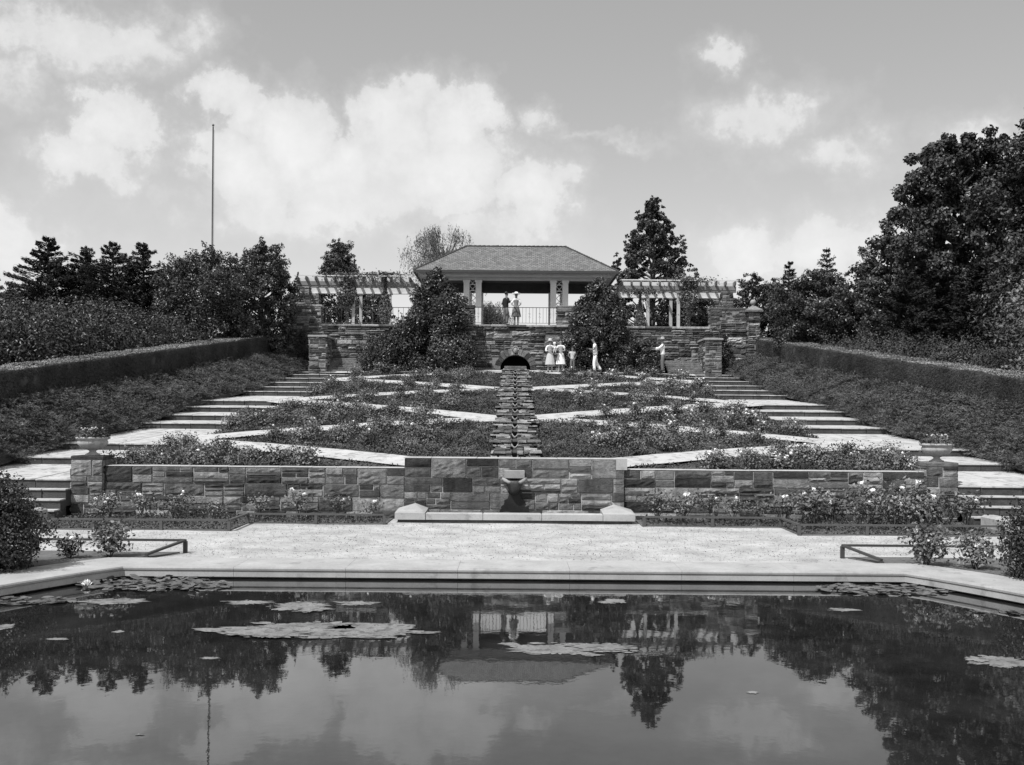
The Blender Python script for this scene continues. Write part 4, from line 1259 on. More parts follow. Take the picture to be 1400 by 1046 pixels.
broad('evergreen_tree', -13.4, 71.5, 3.8, 1.5, 'small pointed tree behind the left end of the pergola', 9000, .15, .08, 'leaf_magnolia', trunk=.05, shape='cone', limbs=40, clump=.17, z=7.2)
broad('evergreen_tree', -9.0, 68.5, 4.1, 1.25, 'short dark tree behind the middle of the left pergola', 9000, .15, .08, 'leaf_magnolia', trunk=.03, shape='round', limbs=40, clump=.2, z=7.2)
broad('broadleaf_tree', 8.35, 67.5, 9.1, 2.65, 'tall conical tree with ragged edges behind the right pergola', 40000, .17, .11, 'leaf_tree', trunk=.02, shape='cone', limbs=95, clump=.105, z=7.2, spires=((.0, 1.0), (-.3, .9), (.22, .93), (-.72, .62), (.62, .74), (.85, .55), (-.5, .74), (-.95, .5), (.95, .42), (.42, .8)))
for (x, y, h, w, lab) in ((11.4, 70, 4.2, 1.5, 'dark tree filling the right pergola openings'), (13.1, 72, 4.5, 1.3, 'thin distant tree above the end of the right pergola'), (9.7, 66.6, 2.9, 1.3, 'low dark tree seen under the right pergola'),
                          (14.2, 66, 4.4, 1.5, 'bushy tree just right of the right pergola'), (15.9, 68, 4.2, 1.7, 'bushy tree between the pillar finial and the glossy evergreen')):
    broad('evergreen_tree', x, y, h, w, lab, 11000, .15, .09, 'leaf_magnolia', trunk=.03, limbs=46, clump=.2, z=7.0)
cedar('cedar_tree', 16.4, 66, 5.3, 1.6, 'small dark cedar tip above the right evergreens', 9000, z=7)
cedar('cedar_tree', 18.25, 64.5, 5.9, 1.7, 'thin layered cedar tip against the clouds at the right', 8000, z=7, dens=.7)
broad('holly_tree', 14.7, 53.0, 4.2, 2.2, 'glossy rounded evergreen beside the finial pillar at the right', 28000, .15, .08, 'leaf_magnolia', trunk=.0, limbs=80, clump=.18, z=5.5, spires=((.1, 1.0), (.55, .9), (-.5, .88)))
broad('holly_tree', 16.7, 51.8, 3.8, 1.9, 'glossy evergreen right of the finial pillar, second from it', 22000, .15, .08, 'leaf_magnolia', trunk=.0, limbs=70, clump=.19, spires=((-.2, 1.0), (.45, .92)))
broad('broadleaf_tree', 17.6, 51.5, 6.0, 2.0, 'feathery mid sized tree at the left foot of the large right trees', 16000, .13, .07, 'leaf_vine', trunk=.2, limbs=50)
for (x, y, h, w, lab) in ((16.6, 46.5, 4.4, 2.1, 'dark spreading cedar beneath the large right trees'), (19.3, 46.0, 4.8, 2.4, 'dark spreading cedar in the shade nearer the right edge'), (18.2, 49, 5.4, 2.2, 'dark cedar behind the two spreading cedars')):
    cedar('cedar_tree', x, y, h, w, lab, 30000)
broad('broadleaf_tree', 20.3, 50.5, 10.6, 3.6, 'large dark leafy tree rising at the right', 105000, .17, .13, 'leaf_tree', trunk=.14, limbs=150, clump=.135)
broad('broadleaf_tree', 24.3, 46.5, 12.9, 4.2, 'largest leafy tree cut by the right edge of the photo', 90000, .17, .13, 'leaf_tree', trunk=.10, limbs=130, clump=.145)
broad('broadleaf_tree', 20.3, 42.5, 5.6, 2.6, 'low leafy tree under the large trees at the right edge', 22000, .16, .1, 'leaf_tree', trunk=.1, limbs=60, clump=.18)

# willow
def willow(x, y, h, w, label):
    t = empty('willow_tree', (x, y, 7.0), 0, label, 'tree')
    tr = MB(); mb = MB(); tr.tube([(0, 0, -.3), (.1, 0, h * .35), (.2, 0, h * .5)], [.28, .2, .14], 8)
    for k in range(44):
        a = U(0, 6.28); q = math.sqrt(U(.05, 1)) * w; top = h * (1 - .26 * (q / w) ** 2.5) * U(.74, .98)
        e = (q * math.cos(a), q * math.sin(a), top)
        tr.tube([(.2, 0, h * .42), (e[0] * .4, e[1] * .4, h * .72), e], [.07, .04, .012], 5)
        for j in range(15):
            st0 = np.array(e) + np.clip(RNG.normal(0, .3, 3), -.5, .5) * np.array([1.3, 1.3, .5]); ln = U(.5, 1.5) * (.7 + .6 * q / w); m_ = 20
            tt = np.linspace(0, 1, m_)[:, None]
            P = st0 + np.array([U(-.3, .3), U(-.3, .3), -ln]) * tt + RNG.normal(0, .05, (m_, 3))
            mb.leaves(P, RNG.normal(0, 1, (m_, 3)), .17, .035, D=np.tile(np.array([0, 0, -1.]), (m_, 1)) + RNG.normal(0, .3, (m_, 3)))
    tr.build('trunk', M['bark'], t); mb.build('crown', M['leaf_willow'], t)
willow(-4.75, 72, 8.7, 2.8, 'airy drooping willow behind the pavilion roof')
willow(-2.0, 76, 3.9, 1.3, 'low willow seen through the pavilion behind the railing')

# vines on the pergola
for (x, y, lab, h, w) in ((-9.35, 60.9, 'leafy vine climbing the outer post of the left pergola', 3.15, .55), (-7.25, 60.9, 'leafy vine climbing the inner post of the left pergola', 3.2, .42),
                          (9.6, 60.9, 'leafy vine climbing the outer post of the right pergola', 3.05, .6), (6.9, 60.9, 'leafy vine beside the evergreen under the right pergola', 2.4, .35)):
    t = empty('climbing_vine', (x, y, TZ), 0, lab, 'vine', 'vines on the pergolas')
    mb = MB(); n_ = 2600; z = RNG.random(n_) * h; ww = w * (.55 + .45 * np.sin(z * 2.2 + x)) ; a = RNG.uniform(0, 6.28, n_); r = RNG.random(n_) ** .5
    P = np.stack([r * ww * np.cos(a), r * ww * .7 * np.sin(a), z], 1); N = np.stack([np.cos(a), np.sin(a), .3 + 0 * a], 1)
    mb.leaves(P, N, .13, .08, droop=.4)
    n2 = 700; P = np.stack([RNG.normal(0, .7, n2), RNG.uniform(-.5, .8, n2), h - .1 + RNG.normal(0, .09, n2)], 1); mb.leaves(P, np.tile(np.array([0, 0, 1.]), (n2, 1)), .13, .08)
    mb.build('leaves', M['leaf_vine'], t)
    mb = MB(); mb.tube([(0, 0, 0), (.08, -.05, h * .4), (-.05, .03, h)], [.035, .03, .015], 5); mb.build('stem', M['bark'], t)
# small climbers on the retaining wall
for (x, lab) in ((-11.0, 'thin dark climber on the left end of the retaining wall'), (10.75, 'dark climber on the right end of the retaining wall')):
    t = empty('wall_climber', (x, 56.75, 5.2), 0, lab, 'vine', 'climbers on the retaining wall')
    mb = MB(); n_ = 1500; z = RNG.random(n_) ** 1.3 * 1.9; P = np.stack([RNG.normal(0, .22, n_) * (1.2 - z / 2.4), RNG.uniform(-.22, .0, n_), z], 1)
    mb.leaves(P, np.tile(np.array([0, -1., .3]), (n_, 1)), .09, .06); mb.build('leaves', M['leaf_shrub'], t)
    mb = MB(); mb.tube([(0, -.03, -.2), (.05, -.06, 1.0), (0, -.05, 1.7)], [.02, .015, .008], 4); mb.build('stem', M['bark'], t)

# pool side dark bushes
put_shrub('round_bush', -8.05, 16.55, 'dark dense bush at the left edge beside the pool', 'bush', 'leaf_box', .82, 1.42, 30000, .05, .032, 0, 40, z=.12, inner=.25)
put_shrub('round_bush', 8.25, 16.6, 'dark dense bush at the right edge beside the pool', 'bush', 'leaf_box', .80, 1.2, 28000, .05, .032, 0, 40, z=.12, inner=.25)

# flagpole
fp = empty('flagpole', (-19.4, 70, 7.0), 0, 'tall bare flagpole rising behind the left evergreens', 'flagpole')
mb = MB(); mb.tube([(0, 0, 0), (0, 0, 7), (0, 0, 14.1)], [.065, .055, .038], 10); mb.build('mast', M['pole'], fp)
mb = MB(); mb.ball((0, 0, 14.2), .08, 8); mb.build('finial', M['pole'], fp)
mb = MB(); mb.tube([(.11, 0, 1), (.07, 0, 13.9)], .008, 4); mb.build('halyard', M['cap'], fp)

# ------------------------------------------------------------------ floating things on the water
def algae_patch(pts, z, seedv):
    mb = MB()
    def blob(cx_, cy_, rx, ry, n_, rag, zz):
        ring = []
        for k in range(n_):
            a = 2 * PI * k / n_
            q = 1 + .45 * mn.noise(Vector((math.cos(a) * 1.6 + seedv, math.sin(a) * 1.6, cx_))) + .30 * mn.noise(Vector((math.cos(a) * 5 + seedv, math.sin(a) * 5, cy_))) + rag * mn.noise(Vector((math.cos(a) * 17, math.sin(a) * 17, seedv + cx_)))
            ring.append((cx_ + rx * q * math.cos(a), cy_ + ry * q * math.sin(a)))
        mb.add([(cx_, cy_, zz)] + [(x, y, zz) for x, y in ring], [(0, k + 1, (k + 1) % n_ + 1) for k in range(n_)])
    for (cx_, cy_, rx, ry) in pts:
        blob(cx_, cy_, rx, ry, 150, .30, z); z += .0015
        if rx > .15:
            for k in range(int(30 * min(1.6, rx))):
                a = U(0, 2 * PI); q = U(.85, 1.3); e = U(.03, .13) * min(1, rx)
                blob(cx_ + rx * q * math.cos(a), cy_ + ry * q * math.sin(a), e * U(1, 2.2), e * U(.4, .9), 16, .5, z + .0002 * k)
            z += .008
    return mb
def wpt(px, py):
    yc = py - (px - 700) * .0078; D = F * H_EYE / (yc - Y0); return ((px - CX) * D / F, D)
PATCH = [([(440, 862, 120, 9), (520, 864, 45, 8), (370, 868, 50, 6)], 'large ragged sheet of pale algae left of centre on the pool'),
         ([(765, 888, 85, 7), (820, 886, 45, 5)], 'long pale algae sheet below the pavilion reflection'),
         ([(342, 824, 30, 3)], 'small pale algae strip near the left lily pads'),
         ([(412, 829, 34, 6), (430, 834, 20, 4)], 'ragged algae patch above the large left sheet'),
         ([(490, 825, 26, 3)], 'thin algae strip right of the ragged patch'),
         ([(160, 823, 40, 3.5)], 'thin algae film under the left lily pads'),
         ([(480, 858, 30, 3)], 'narrow algae strip touching the large left sheet'),
         ([(845, 822, 14, 3), (832, 824, 12, 2)], 'tiny bright algae fleck right of centre near the far edge'),
         ([(1155, 834, 20, 2)], 'thin algae fleck near the right lily pads'),
         ([(1370, 905, 40, 7), (1340, 903, 16, 3)], 'algae patch at the right edge of the pool'),
         ([(5, 858, 14, 4)], 'small algae patch at the left edge of the pool'),
         ([(80, 874, 14, 1.6)], 'tiny floating leaf strip at the left of the pool'), ([(165, 864, 7, 1.6)], 'tiny floating leaf left of the large algae sheet'),
         ([(1032, 947, 8, 1.5)], 'single dark floating leaf in the open water at the right'), ([(195, 1005, 6, 1)], 'tiny floating leaf low at the left of the pool'), ([(290, 900, 12, 1.5)], 'tiny floating strip below the large algae sheet')]
for i, (pl, lab) in enumerate(PATCH):
    pts = []
    for (px, py, rx, ry) in pl:
        x, y = wpt(px, py); sc = F / y
        y2 = wpt(px, py + ry)[1]
        pts.append((x, y, rx / sc, abs(y - y2)))
    x0, y0 = pts[0][:2]
    mb = algae_patch([(a - x0, b - y0, c, d) for a, b, c, d in pts], .004, i * 3.1)
    o = mb.build('floating_algae' if pl[0][2] > 13 else 'floating_leaf', M['algae']); o.location = (x0, y0, 0)
    tag(o, lab, 'algae' if pl[0][2] > 13 else 'leaf', 'algae and leaves floating on the pool')
def lily(px, py, wx, wy, npad, lab, blooms, raised):
    x, y = wpt(px, py); t = empty('water_lily', (x, y, 0), 0, lab, 'water lily', 'water lilies in the pool')
    npad = min(npad, 95) if False else npad
    for k in range(npad):
        a = U(0, 6.28); q = math.sqrt(random.random()); r = U(.035, .085)
        cx_, cy_ = q * wx * math.cos(a), q * wy * math.sin(a)
        zc_ = .010 + .00012 * k + (U(0, .05) if random.random() < raised else 0)
        tx, ty = (U(-.15, .15), U(-.15, .15)) if zc_ < .06 else (U(-.5, .5), U(-.5, .5))
        n_ = 14; a0 = U(0, 6.28); v = [(cx_, cy_, zc_)]
        for j in range(n_):
            b = a0 + .15 + (2 * PI - .3) * j / (n_ - 1); dx, dy = r * math.cos(b), r * math.sin(b)
            v.append((cx_ + dx, cy_ + dy, max(.008, zc_ + dx * tx + dy * ty + U(0, .006))))
        mb = MB(); mb.add(v, [(0, j + 1, j + 2) for j in range(n_ - 1)], 0, False); mb.build('lily_pad', M['pad'], t)
    for k, (bx, by) in enumerate(blooms):
        mb = MB()
        for ring, (rr, zz, nn_) in enumerate(((.085, .03, 9), (.06, .06, 8), (.035, .08, 6))):
            for j in range(nn_):
                a = 2 * PI * j / nn_ + ring * .3; c, s_ = math.cos(a), math.sin(a); w = .022
                mb.add([(bx + .01 * c, by + .01 * s_, .02), (bx + rr * .6 * c - w * s_, by + rr * .6 * s_ + w * c, zz * .7), (bx + rr * c, by + rr * s_, zz + .03), (bx + rr * .6 * c + w * s_, by + rr * .6 * s_ - w * c, zz * .7)], [(0, 1, 2, 3)])
        mb.build('lily_flower', M['bloom'], t)
lily(212, 801, 1.15, .6, 230, 'cluster of lily pads with a white flower at the left end of the pool', [(-.95, -.12)], .3)
lily(30, 822, .75, .3, 70, 'flat sparse lily pads at the left edge of the pool', [], .0)
lily(1215, 807, 1.05, .48, 170, 'cluster of small lily pads at the right end of the pool', [], .08)
lily(1385, 838, .5, .18, 20, 'few lily pads at the right edge of the pool', [], .0)

# ------------------------------------------------------------------ people
dg_cache = []
def skin_obj(name, verts, edges, radii, mat, parent, levels=2, root=0):
    me = bpy.data.meshes.new(name); me.from_pydata([tuple(v) for v in verts], edges, [])
    o = bpy.data.objects.new(name, me); COL.objects.link(o)
    md = o.modifiers.new('Skin', 'SKIN'); md.use_smooth_shade = True; md.branch_smoothing = .4
    lay = me.skin_vertices[0]
    for i, r in enumerate(radii):
        r2 = r if hasattr(r, '__len__') else (r, r)
        lay.data[i].radius = r2; lay.data[i].use_root = (i == root)
    sb = o.modifiers.new('Sub', 'SUBSURF'); sb.levels = levels; sb.render_levels = levels
    dg = bpy.context.evaluated_depsgraph_get(); dg.update()
    new = bpy.data.meshes.new_from_object(o.evaluated_get(dg))
    for p in new.polygons: p.use_smooth = True
    new.materials.clear(); new.materials.append(mat)
    bpy.data.objects.remove(o); bpy.data.meshes.remove(me)
    o = bpy.data.objects.new(name, new); COL.objects.link(o); o.parent = parent
    return o

def person(name, label, loc, rz, k, skin, arms, legs=None, top='shirt', topmat='cloth_white', bottom='trousers', botmat='cloth_pale', hat=None, sleeve=.5, lean=0., group=None, headtilt=0., sit=None, child=False, hairlen=.0, dress_len=.55):
    """k = height / 1.75; local +Y is the way the person faces; arms = {side: (elbow, wrist)} in unscaled metres"""
    t = empty(name, loc, rz, label, 'person', group)
    S = lambda v: (v[0] * k, v[1] * k, v[2] * k)
    V = []; E = []; Rd = []
    def add(p, r, par=None):
        V.append(S(p)); Rd.append(tuple(q * k for q in r) if hasattr(r, '__len__') else (r * k, r * k)); i = len(V) - 1
        if par is not None: E.append((par, i))
        return i
    ln = lambda z: lean * (z - .95)
    hs = 1.18 if child else 1.0
    pel = add((0, 0, .93), (.145, .105)); wa = add((0, ln(1.08), 1.08), (.125, .09), pel); ch = add((0, ln(1.3), 1.28), (.15, .105), wa)
    nb = add((0, ln(1.45), 1.435), (.09, .07), ch); nk = add((0, ln(1.5) + .012, 1.50), .060, nb)
    hy = ln(1.6) + .02 + headtilt * .06
    jw = add((0, hy + .012, 1.565), (.066 * hs, .070 * hs), nk); hm = add((0, hy, 1.645 - headtilt * .01), (.084 * hs, .098 * hs), jw); ht = add((0, hy - .01, 1.715), (.06 * hs, .075 * hs), hm)
    info = {}
    for s in (-1, 1):
        el, wr = arms[s]
        sh = add((s * .17, ln(1.4), 1.405), .056, ch); e = add(el, .040, sh); w = add(wr, .027, e)
        f = (Vector(wr) - Vector(el)).normalized(); side = f.cross(Vector((0, 0, 1)));
        if side.length < .2: side = Vector((s, 0, 0)) if False else Vector((0, 1, 0))
        side.normalize(); nrm = side.cross(f).normalized()
        pc = Vector(wr) + f * .05; p = add(pc, (.036, .018), w); info[s] = (Vector(wr) + f * .1)
        for q, (off, L1) in enumerate(((-.03, .066), (-.010, .078), (.010, .073), (.029, .056))):
            b = add(pc + f * .042 + side * off, .0105, p); c = add(pc + f * (.042 + L1 * .55) + side * off * 1.15 - nrm * .008, .0088, b); add(pc + f * (.042 + L1 * .9) + side * off * 1.1 - nrm * .03, .007, c)
        tb = add(pc - f * .02 + side * (-.04), .012, p); add(pc + f * .025 + side * (-.062) - nrm * .012, .009, tb)
        lg = (legs or {}).get(s, ((s * .095, .02, .49), (s * .10, -.01, .085), (s * .11, .13, .03)))
        hp = add((s * .088, 0, .86), .088, pel); kn = add(lg[0], .056, hp); cf = add(tuple(np.array(lg[0]) * .6 + np.array(lg[1]) * .4 + np.array([0, -.015, 0])), .052, kn); an = add(lg[1], .034, cf)
        hl = add(tuple(np.array(lg[1]) + np.array([0, -.02, -.05])), .032, an); add(lg[2], (.042, .025), hl)
    body = skin_obj('body', V, E, Rd, M[skin], t, 1)
    # face and ears
    mb = MB(); c = (0, hy * k, 1.645 * k)
    mb.ball((0, (hy + .098) * k, 1.628 * k), (.013 * k, .018 * k, .022 * k), 6)
    for s in (-1, 1): mb.ball((s * .078 * k * hs, hy * k, 1.635 * k), (.01 * k, .02 * k, .03 * k), 5)
    mb.build('nose_and_ears', M[skin], t)
    mb = MB()
    for s in (-1, 1): mb.ball((s * .03 * k, (hy + .087) * k, 1.652 * k), .009 * k, 5)
    mb.build('eyes', M['hair'], t)
    mb = MB(); mb.ball((0, (hy + .083) * k, 1.588 * k), (.022 * k, .007 * k, .006 * k), 5); mb.build('mouth', M['cloth_mid'], t)
    # hair
    mb = MB(); mb.ball((0, (hy - .022) * k, 1.685 * k), (.088 * k * hs, .098 * k * hs, .085 * k * hs), 10)
    if hairlen: mb.ball((0, (hy - .05) * k, (1.64 - hairlen * .4) * k), (.095 * k, .06 * k, (.07 + hairlen * .5) * k), 8)
    mb.build('hair', M['hair'], t)
    # top
    V = []; E = []; Rd = []
    g = 1.0
    a = add((0, 0, .86 if bottom == 'trousers' else .97), (.165, .13)); a = add((0, 0, .97), (.168, .135), a); b = add((0, ln(1.08), 1.09), (.158, .125), a); c_ = add((0, ln(1.3), 1.28), (.178, .138), b); d = add((0, ln(1.44), 1.43), (.105, .085), c_)
    for s in (-1, 1):
        el, wr = arms[s]; sh = Vector((s * .17, ln(1.4), 1.405)); e = Vector(el); w = Vector(wr)
        s1 = add(sh, .070, c_)
        if sleeve <= 1: add(sh.lerp(e, sleeve), .062, s1)
        else:
            e1 = add(e, .066, s1); add(e.lerp(w, sleeve - 1), .052, e1)
    skin_obj('shirt' if top == 'shirt' else top, V, E, Rd, M[topmat], t, 1)
    if bottom in ('trousers', 'shorts'):
        V = []; E = []; Rd = []
        a = add((0, 0, .99), (.150, .118)); b = add((0, 0, .90), (.160, .125), a)
        for s in (-1, 1):
            lg = (legs or {}).get(s, ((s * .095, .02, .49), (s * .10, -.01, .085), (s * .11, .13, .03)))
            h = add((s * .092, 0, .84), .104, b); kn = Vector(lg[0]); an = Vector(lg[1])
            if bottom == 'trousers':
                q = add(kn, .088, h); add(kn.lerp(an, .55), .080, q); add(an + Vector((0, 0, .02)), .074, len(V) - 1)
            else: add(Vector((s * .092, 0, .84)).lerp(kn, .85), .09, h)
        skin_obj(bottom, V, E, Rd, M[botmat], t, 1)
    else:
        z1 = 1.03; z0 = z1 - dress_len; mb = MB(); n_ = 28; prof = [(.135, z1), (.165, .94), (.195, .82), (.225, .68), (.26, z0 + .02), (.262, z0)]
        v = []
        for (r, z) in prof:
            for j in range(n_):
                a = 2 * PI * j / n_; rr = r * (1 + (.07 * max(0, (z1 - z) / dress_len)) * math.cos(a * 9 + z * 3))
                v.append((rr * math.cos(a) * k, rr * .82 * math.sin(a) * k, z * k))
        f = [(i * n_ + j, i * n_ + (j + 1) % n_, (i + 1) * n_ + (j + 1) % n_, (i + 1) * n_ + j) for i in range(len(prof) - 1) for j in range(n_)]
        mb.add(v, f, 0, True); mb.build('skirt', M[botmat], t)
    mb = MB()
    for s in (-1, 1):
        lg = (legs or {}).get(s, ((s * .095, .02, .49), (s * .10, -.01, .085), (s * .11, .13, .03)))
        p = (np.array(lg[1]) + np.array([0, .05, -.045])); mb.ball(tuple(p * k), (.05 * k, .13 * k, .042 * k), 8)
    mb.build('shoes', M['cloth_white' if botmat == 'cloth_white' and bottom != 'trousers' else 'cloth_dark'], t)
    if hat:
        kind, hm_ = hat; mb = MB(); r = {'wide': .24, 'brim': .17, 'cap': .10}[kind]; cz = 1.70 * k; cy_ = (hy - .01) * k
        mb.lathe([(.02, .12 * k), (.06 * k, .118 * k), (.092 * k, .095 * k), (.10 * k, .02 * k), (.102 * k, .006 * k), (r * .8 * k, -.002 * k), (r * k, (.035 if kind == 'wide' else -.018) * k), (r * .8 * k, -.012 * k), (.09 * k, -.01 * k)], (0, cy_, cz), 20)
        mb.build('hat', M[hm_], t)
    return t, info

FZ = lambda y: float(zc(y)) + .02
rel = lambda s: ((s * .21, -.03, 1.14), (s * .215, .06, .90))
hold = lambda s, a=0: ((s * .23, .02, 1.15), (s * .08, .22, 1.16 + a))
# woman holding a baby
person('person', 'woman in a pale wide hat and pale dress carrying a baby', (1.72, 54.45, FZ(54.45)), PI, .93, 'skin_light',
       {1: ((.23, .06, 1.13), (-.02, .22, 1.16)), -1: ((-.22, .08, 1.16), (-.14, .24, 1.24))}, top='blouse', topmat='cloth_white', bottom='dress', botmat='cloth_pale', hat=('brim', 'cloth_pale'), sleeve=1.3, dress_len=.62)
bt = empty('person', (1.93, 54.22, FZ(54.45) + 1.08), PI, 'small baby in white held by the woman in the pale hat', 'person')
skin_obj('body', [(0, 0, 0), (0, 0, .12), (0, 0, .22), (0, .0, .27), (0, .0, .33), (.07, .06, .15), (-.07, .06, .15), (.06, .12, .12), (-.06, .12, .12), (.05, .08, -.03), (-.05, .08, -.03), (.06, .12, -.14), (-.06, .12, -.14)],
         [(0, 1), (1, 2), (2, 3), (3, 4), (2, 5), (2, 6), (5, 7), (6, 8), (0, 9), (0, 10), (9, 11), (10, 12)], [.06, .065, .05, .055, .065, .025, .025, .018, .018, .04, .04, .022, .022], M['skin_light'], bt, 1)
skin_obj('gown', [(0, 0, -.06), (0, 0, .06), (0, 0, .18), (.09, .06, .15), (-.09, .06, .15)], [(0, 1), (1, 2), (2, 3), (2, 4)], [.095, .08, .07, .035, .035], M['cloth_white'], bt, 1)
mb = MB(); mb.ball((0, -.01, .345), (.078, .078, .062), 8); mb.build('bonnet', M['cloth_white'], bt)
person('person', 'woman in a white belted dress standing beside the woman with the baby', (2.25, 54.5, FZ(54.5)), PI - .15, .93, 'skin_light', {1: hold(1, .05), -1: hold(-1, -.02)}, top='bodice', topmat='cloth_white', bottom='dress', botmat='cloth_white', sleeve=.6, dress_len=.6, hairlen=.06)
person('person', 'boy in a pale shirt with a hand on his hip right of the two women', (2.83, 54.5, FZ(54.5)), PI + .3, .72, 'skin_dark', {1: ((.30, -.04, 1.16), (.17, .02, .98)), -1: ((-.30, -.04, 1.16), (-.17, .03, .98))}, topmat='cloth_pale', bottom='trousers', botmat='cloth_mid', sleeve=.5, child=True)
m1, inf = person('person', 'man in white shirt and white trousers looking down at his hands near the evergreen', (3.95, 54.3, FZ(54.3)), PI / 2, 1.0, 'skin_dark', {1: ((.22, .08, 1.14), (.06, .30, 1.20)), -1: ((-.22, .08, 1.14), (-.06, .30, 1.18))},
       legs={1: ((.10, -.06, .50), (.11, -.30, .12), (.11, -.20, .035)), -1: ((-.09, .06, .49), (-.10, .03, .085), (-.11, .17, .03))}, topmat='cloth_white', bottom='trousers', botmat='cloth_white', sleeve=.7, lean=.06, headtilt=.7)
cb = MB(); cb.bevbox(-.075, .075, -.04, .04, 0, .09, .01, 0); cb.tube([(0, -.04, .045), (0, -.09, .045)], .025, 8)
o = cb.build('camera', M['cloth_dark']); o.location = (3.58, 54.3, FZ(54.3) + 1.16); tag(o, 'small dark box camera held by the man in white trousers', 'camera')
person('person', 'man in a straw hat, white shirt and dark trousers reaching toward the shrubs', (7.3, 54.4, FZ(54.4)), PI / 2 - .05, 1.0, 'skin_dark', {1: ((.20, .20, 1.20), (.10, .46, 1.18)), -1: ((-.20, .20, 1.22), (-.10, .48, 1.24))},
       topmat='cloth_white', bottom='trousers', botmat='cloth_mid', hat=('brim', 'straw'), sleeve=1.6)
person('person', 'man in a dark jacket leaning toward the woman on the balcony', (-.52, 57.05, TZ), PI * .72 - PI, 1.0, 'skin_dark', {1: ((.24, .02, 1.17), (.10, .22, 1.28)), -1: ((-.22, -.02, 1.14), (-.18, .10, .95))}, top='jacket', topmat='cloth_dark', bottom='trousers', botmat='cloth_mid', sleeve=1.8, lean=.03)
person('person', 'woman in a wide white hat, white blouse and dark skirt on the balcony', (.02, 57.0, TZ), PI, .96, 'skin_dark', {1: ((.25, .02, 1.14), (.13, .18, 1.05)), -1: ((-.25, .02, 1.14), (-.13, .18, 1.05))}, top='blouse', topmat='cloth_white', bottom='skirt', botmat='cloth_mid', hat=('wide', 'cloth_white'), sleeve=.9, dress_len=.55)

# ------------------------------------------------------------------ camera
cam = bpy.data.cameras.new('camera_main'); co = bpy.data.objects.new('view_camera', cam); COL.objects.link(co)
co.location = (0, 0, H_EYE)
ROLL = R(.45)
co.matrix_world = Matrix.Translation((0, 0, H_EYE)) @ Matrix.Rotation(R(90), 4, 'X') @ Matrix.Rotation(ROLL, 4, 'Z')
cam.sensor_width = 36; cam.sensor_fit = 'HORIZONTAL'; cam.lens = 36 * F / 1400
cam.shift_x = -4 / 1400; cam.shift_y = (Y0 - 523) / 1400
cam.clip_start = .1; cam.clip_end = 9000
scene.camera = co

# ------------------------------------------------------------------ light
EL, AZ = R(55), R(219)      # azimuth clockwise from +Y: the sun stands behind the camera to the left
sd = Vector((math.sin(AZ) * math.cos(EL), math.cos(AZ) * math.cos(EL), math.sin(EL)))
sl = bpy.data.lights.new('sun', 'SUN'); so = bpy.data.objects.new('sun', sl); COL.objects.link(so)
sl.energy = 5.0; sl.angle = R(.53); sl.color = (1, 1, 1)
so.rotation_euler = sd.to_track_quat('Z', 'Y').to_euler(); so.location = (-20, -20, 60)

w = bpy.data.worlds.new('World'); scene.world = w; w.use_nodes = True
nt = w.node_tree; bg = nt.nodes['Background']; bg.inputs['Strength'].default_value = .1
sky = nt.nodes.new('ShaderNodeTexSky'); sky.sky_type = 'NISHITA'; sky.sun_disc = False
sky.sun_elevation = EL; sky.sun_rotation = AZ; sky.altitude = 200; sky.dust_density = 1.5
bw = nt.nodes.new('ShaderNodeRGBToBW'); nt.links.new(sky.outputs[0], bw.inputs[0])
tc = nt.nodes.new('ShaderNodeTexCoord')
sep = nt.nodes.new('ShaderNodeSeparateXYZ'); nt.links.new(tc.outputs['Generated'], sep.inputs[0])
az = math_(nt, 'ARCTAN2', sep.outputs['X'], sep.outputs['Y'])
el = math_(nt, 'ARCSINE', sep.outputs['Z'])
wn = nt.nodes.new('ShaderNodeTexNoise'); wn.inputs['Scale'].default_value = 15; wn.inputs['Detail'].default_value = 10; wn.inputs['Roughness'].default_value = .62
nt.links.new(tc.outputs['Generated'], wn.inputs['Vector'])
wsep = nt.nodes.new('ShaderNodeSeparateColor'); nt.links.new(wn.outputs['Color'], wsep.inputs[0])
az = math_(nt, 'ADD', az, math_(nt, 'MULTIPLY', math_(nt, 'SUBTRACT', wsep.outputs[0], .5), .13))
el0 = el
el = math_(nt, 'ADD', el, math_(nt, 'MULTIPLY', math_(nt, 'SUBTRACT', wsep.outputs[1], .5), .10))
# cloud noise
n1 = nt.nodes.new('ShaderNodeTexNoise'); n1.inputs['Scale'].default_value = 7; n1.inputs['Detail'].default_value = 9; n1.inputs['Roughness'].default_value = .6
nt.links.new(tc.outputs['Generated'], n1.inputs['Vector'])
n2 = nt.nodes.new('ShaderNodeTexNoise'); n2.inputs['Scale'].default_value = 16; n2.inputs['Detail'].default_value = 8; n2.inputs['Roughness'].default_value = .62
nt.links.new(tc.outputs['Generated'], n2.inputs['Vector'])
BL = [(110, 55, 150, 50, .62), (20, 120, 80, 45, .5), (250, 40, 70, 30, .5), (170, 175, 48, 42, .9), (135, 235, 75, 34, .75), (325, 150, 45, 42, 1.1), (400, 190, 55, 50, 1.1), (320, 235, 65, 45, 1.0), (545, 165, 52, 45, 1.1), (635, 165, 48, 42, 1.0), (470, 235, 80, 40, .85), (600, 225, 90, 50, 1.0), (500, 265, 120, 45, .8),
      (728, 165, 30, 28, .68), (735, 265, 50, 42, .8), (660, 300, 90, 40, .6), (0, 330, 55, 42, 1.0), (1035, 160, 80, 35, .62), (1140, 210, 75, 28, .62), (990, 78, 32, 22, .6), (1015, 345, 55, 35, .95), (1130, 335, 55, 38, .9),
      (1385, 195, 70, 35, .7), (800, 190, 90, 10, .5), (1250, 330, 120, 40, .5), (350, 290, 260, 30, .55)]
tot = None
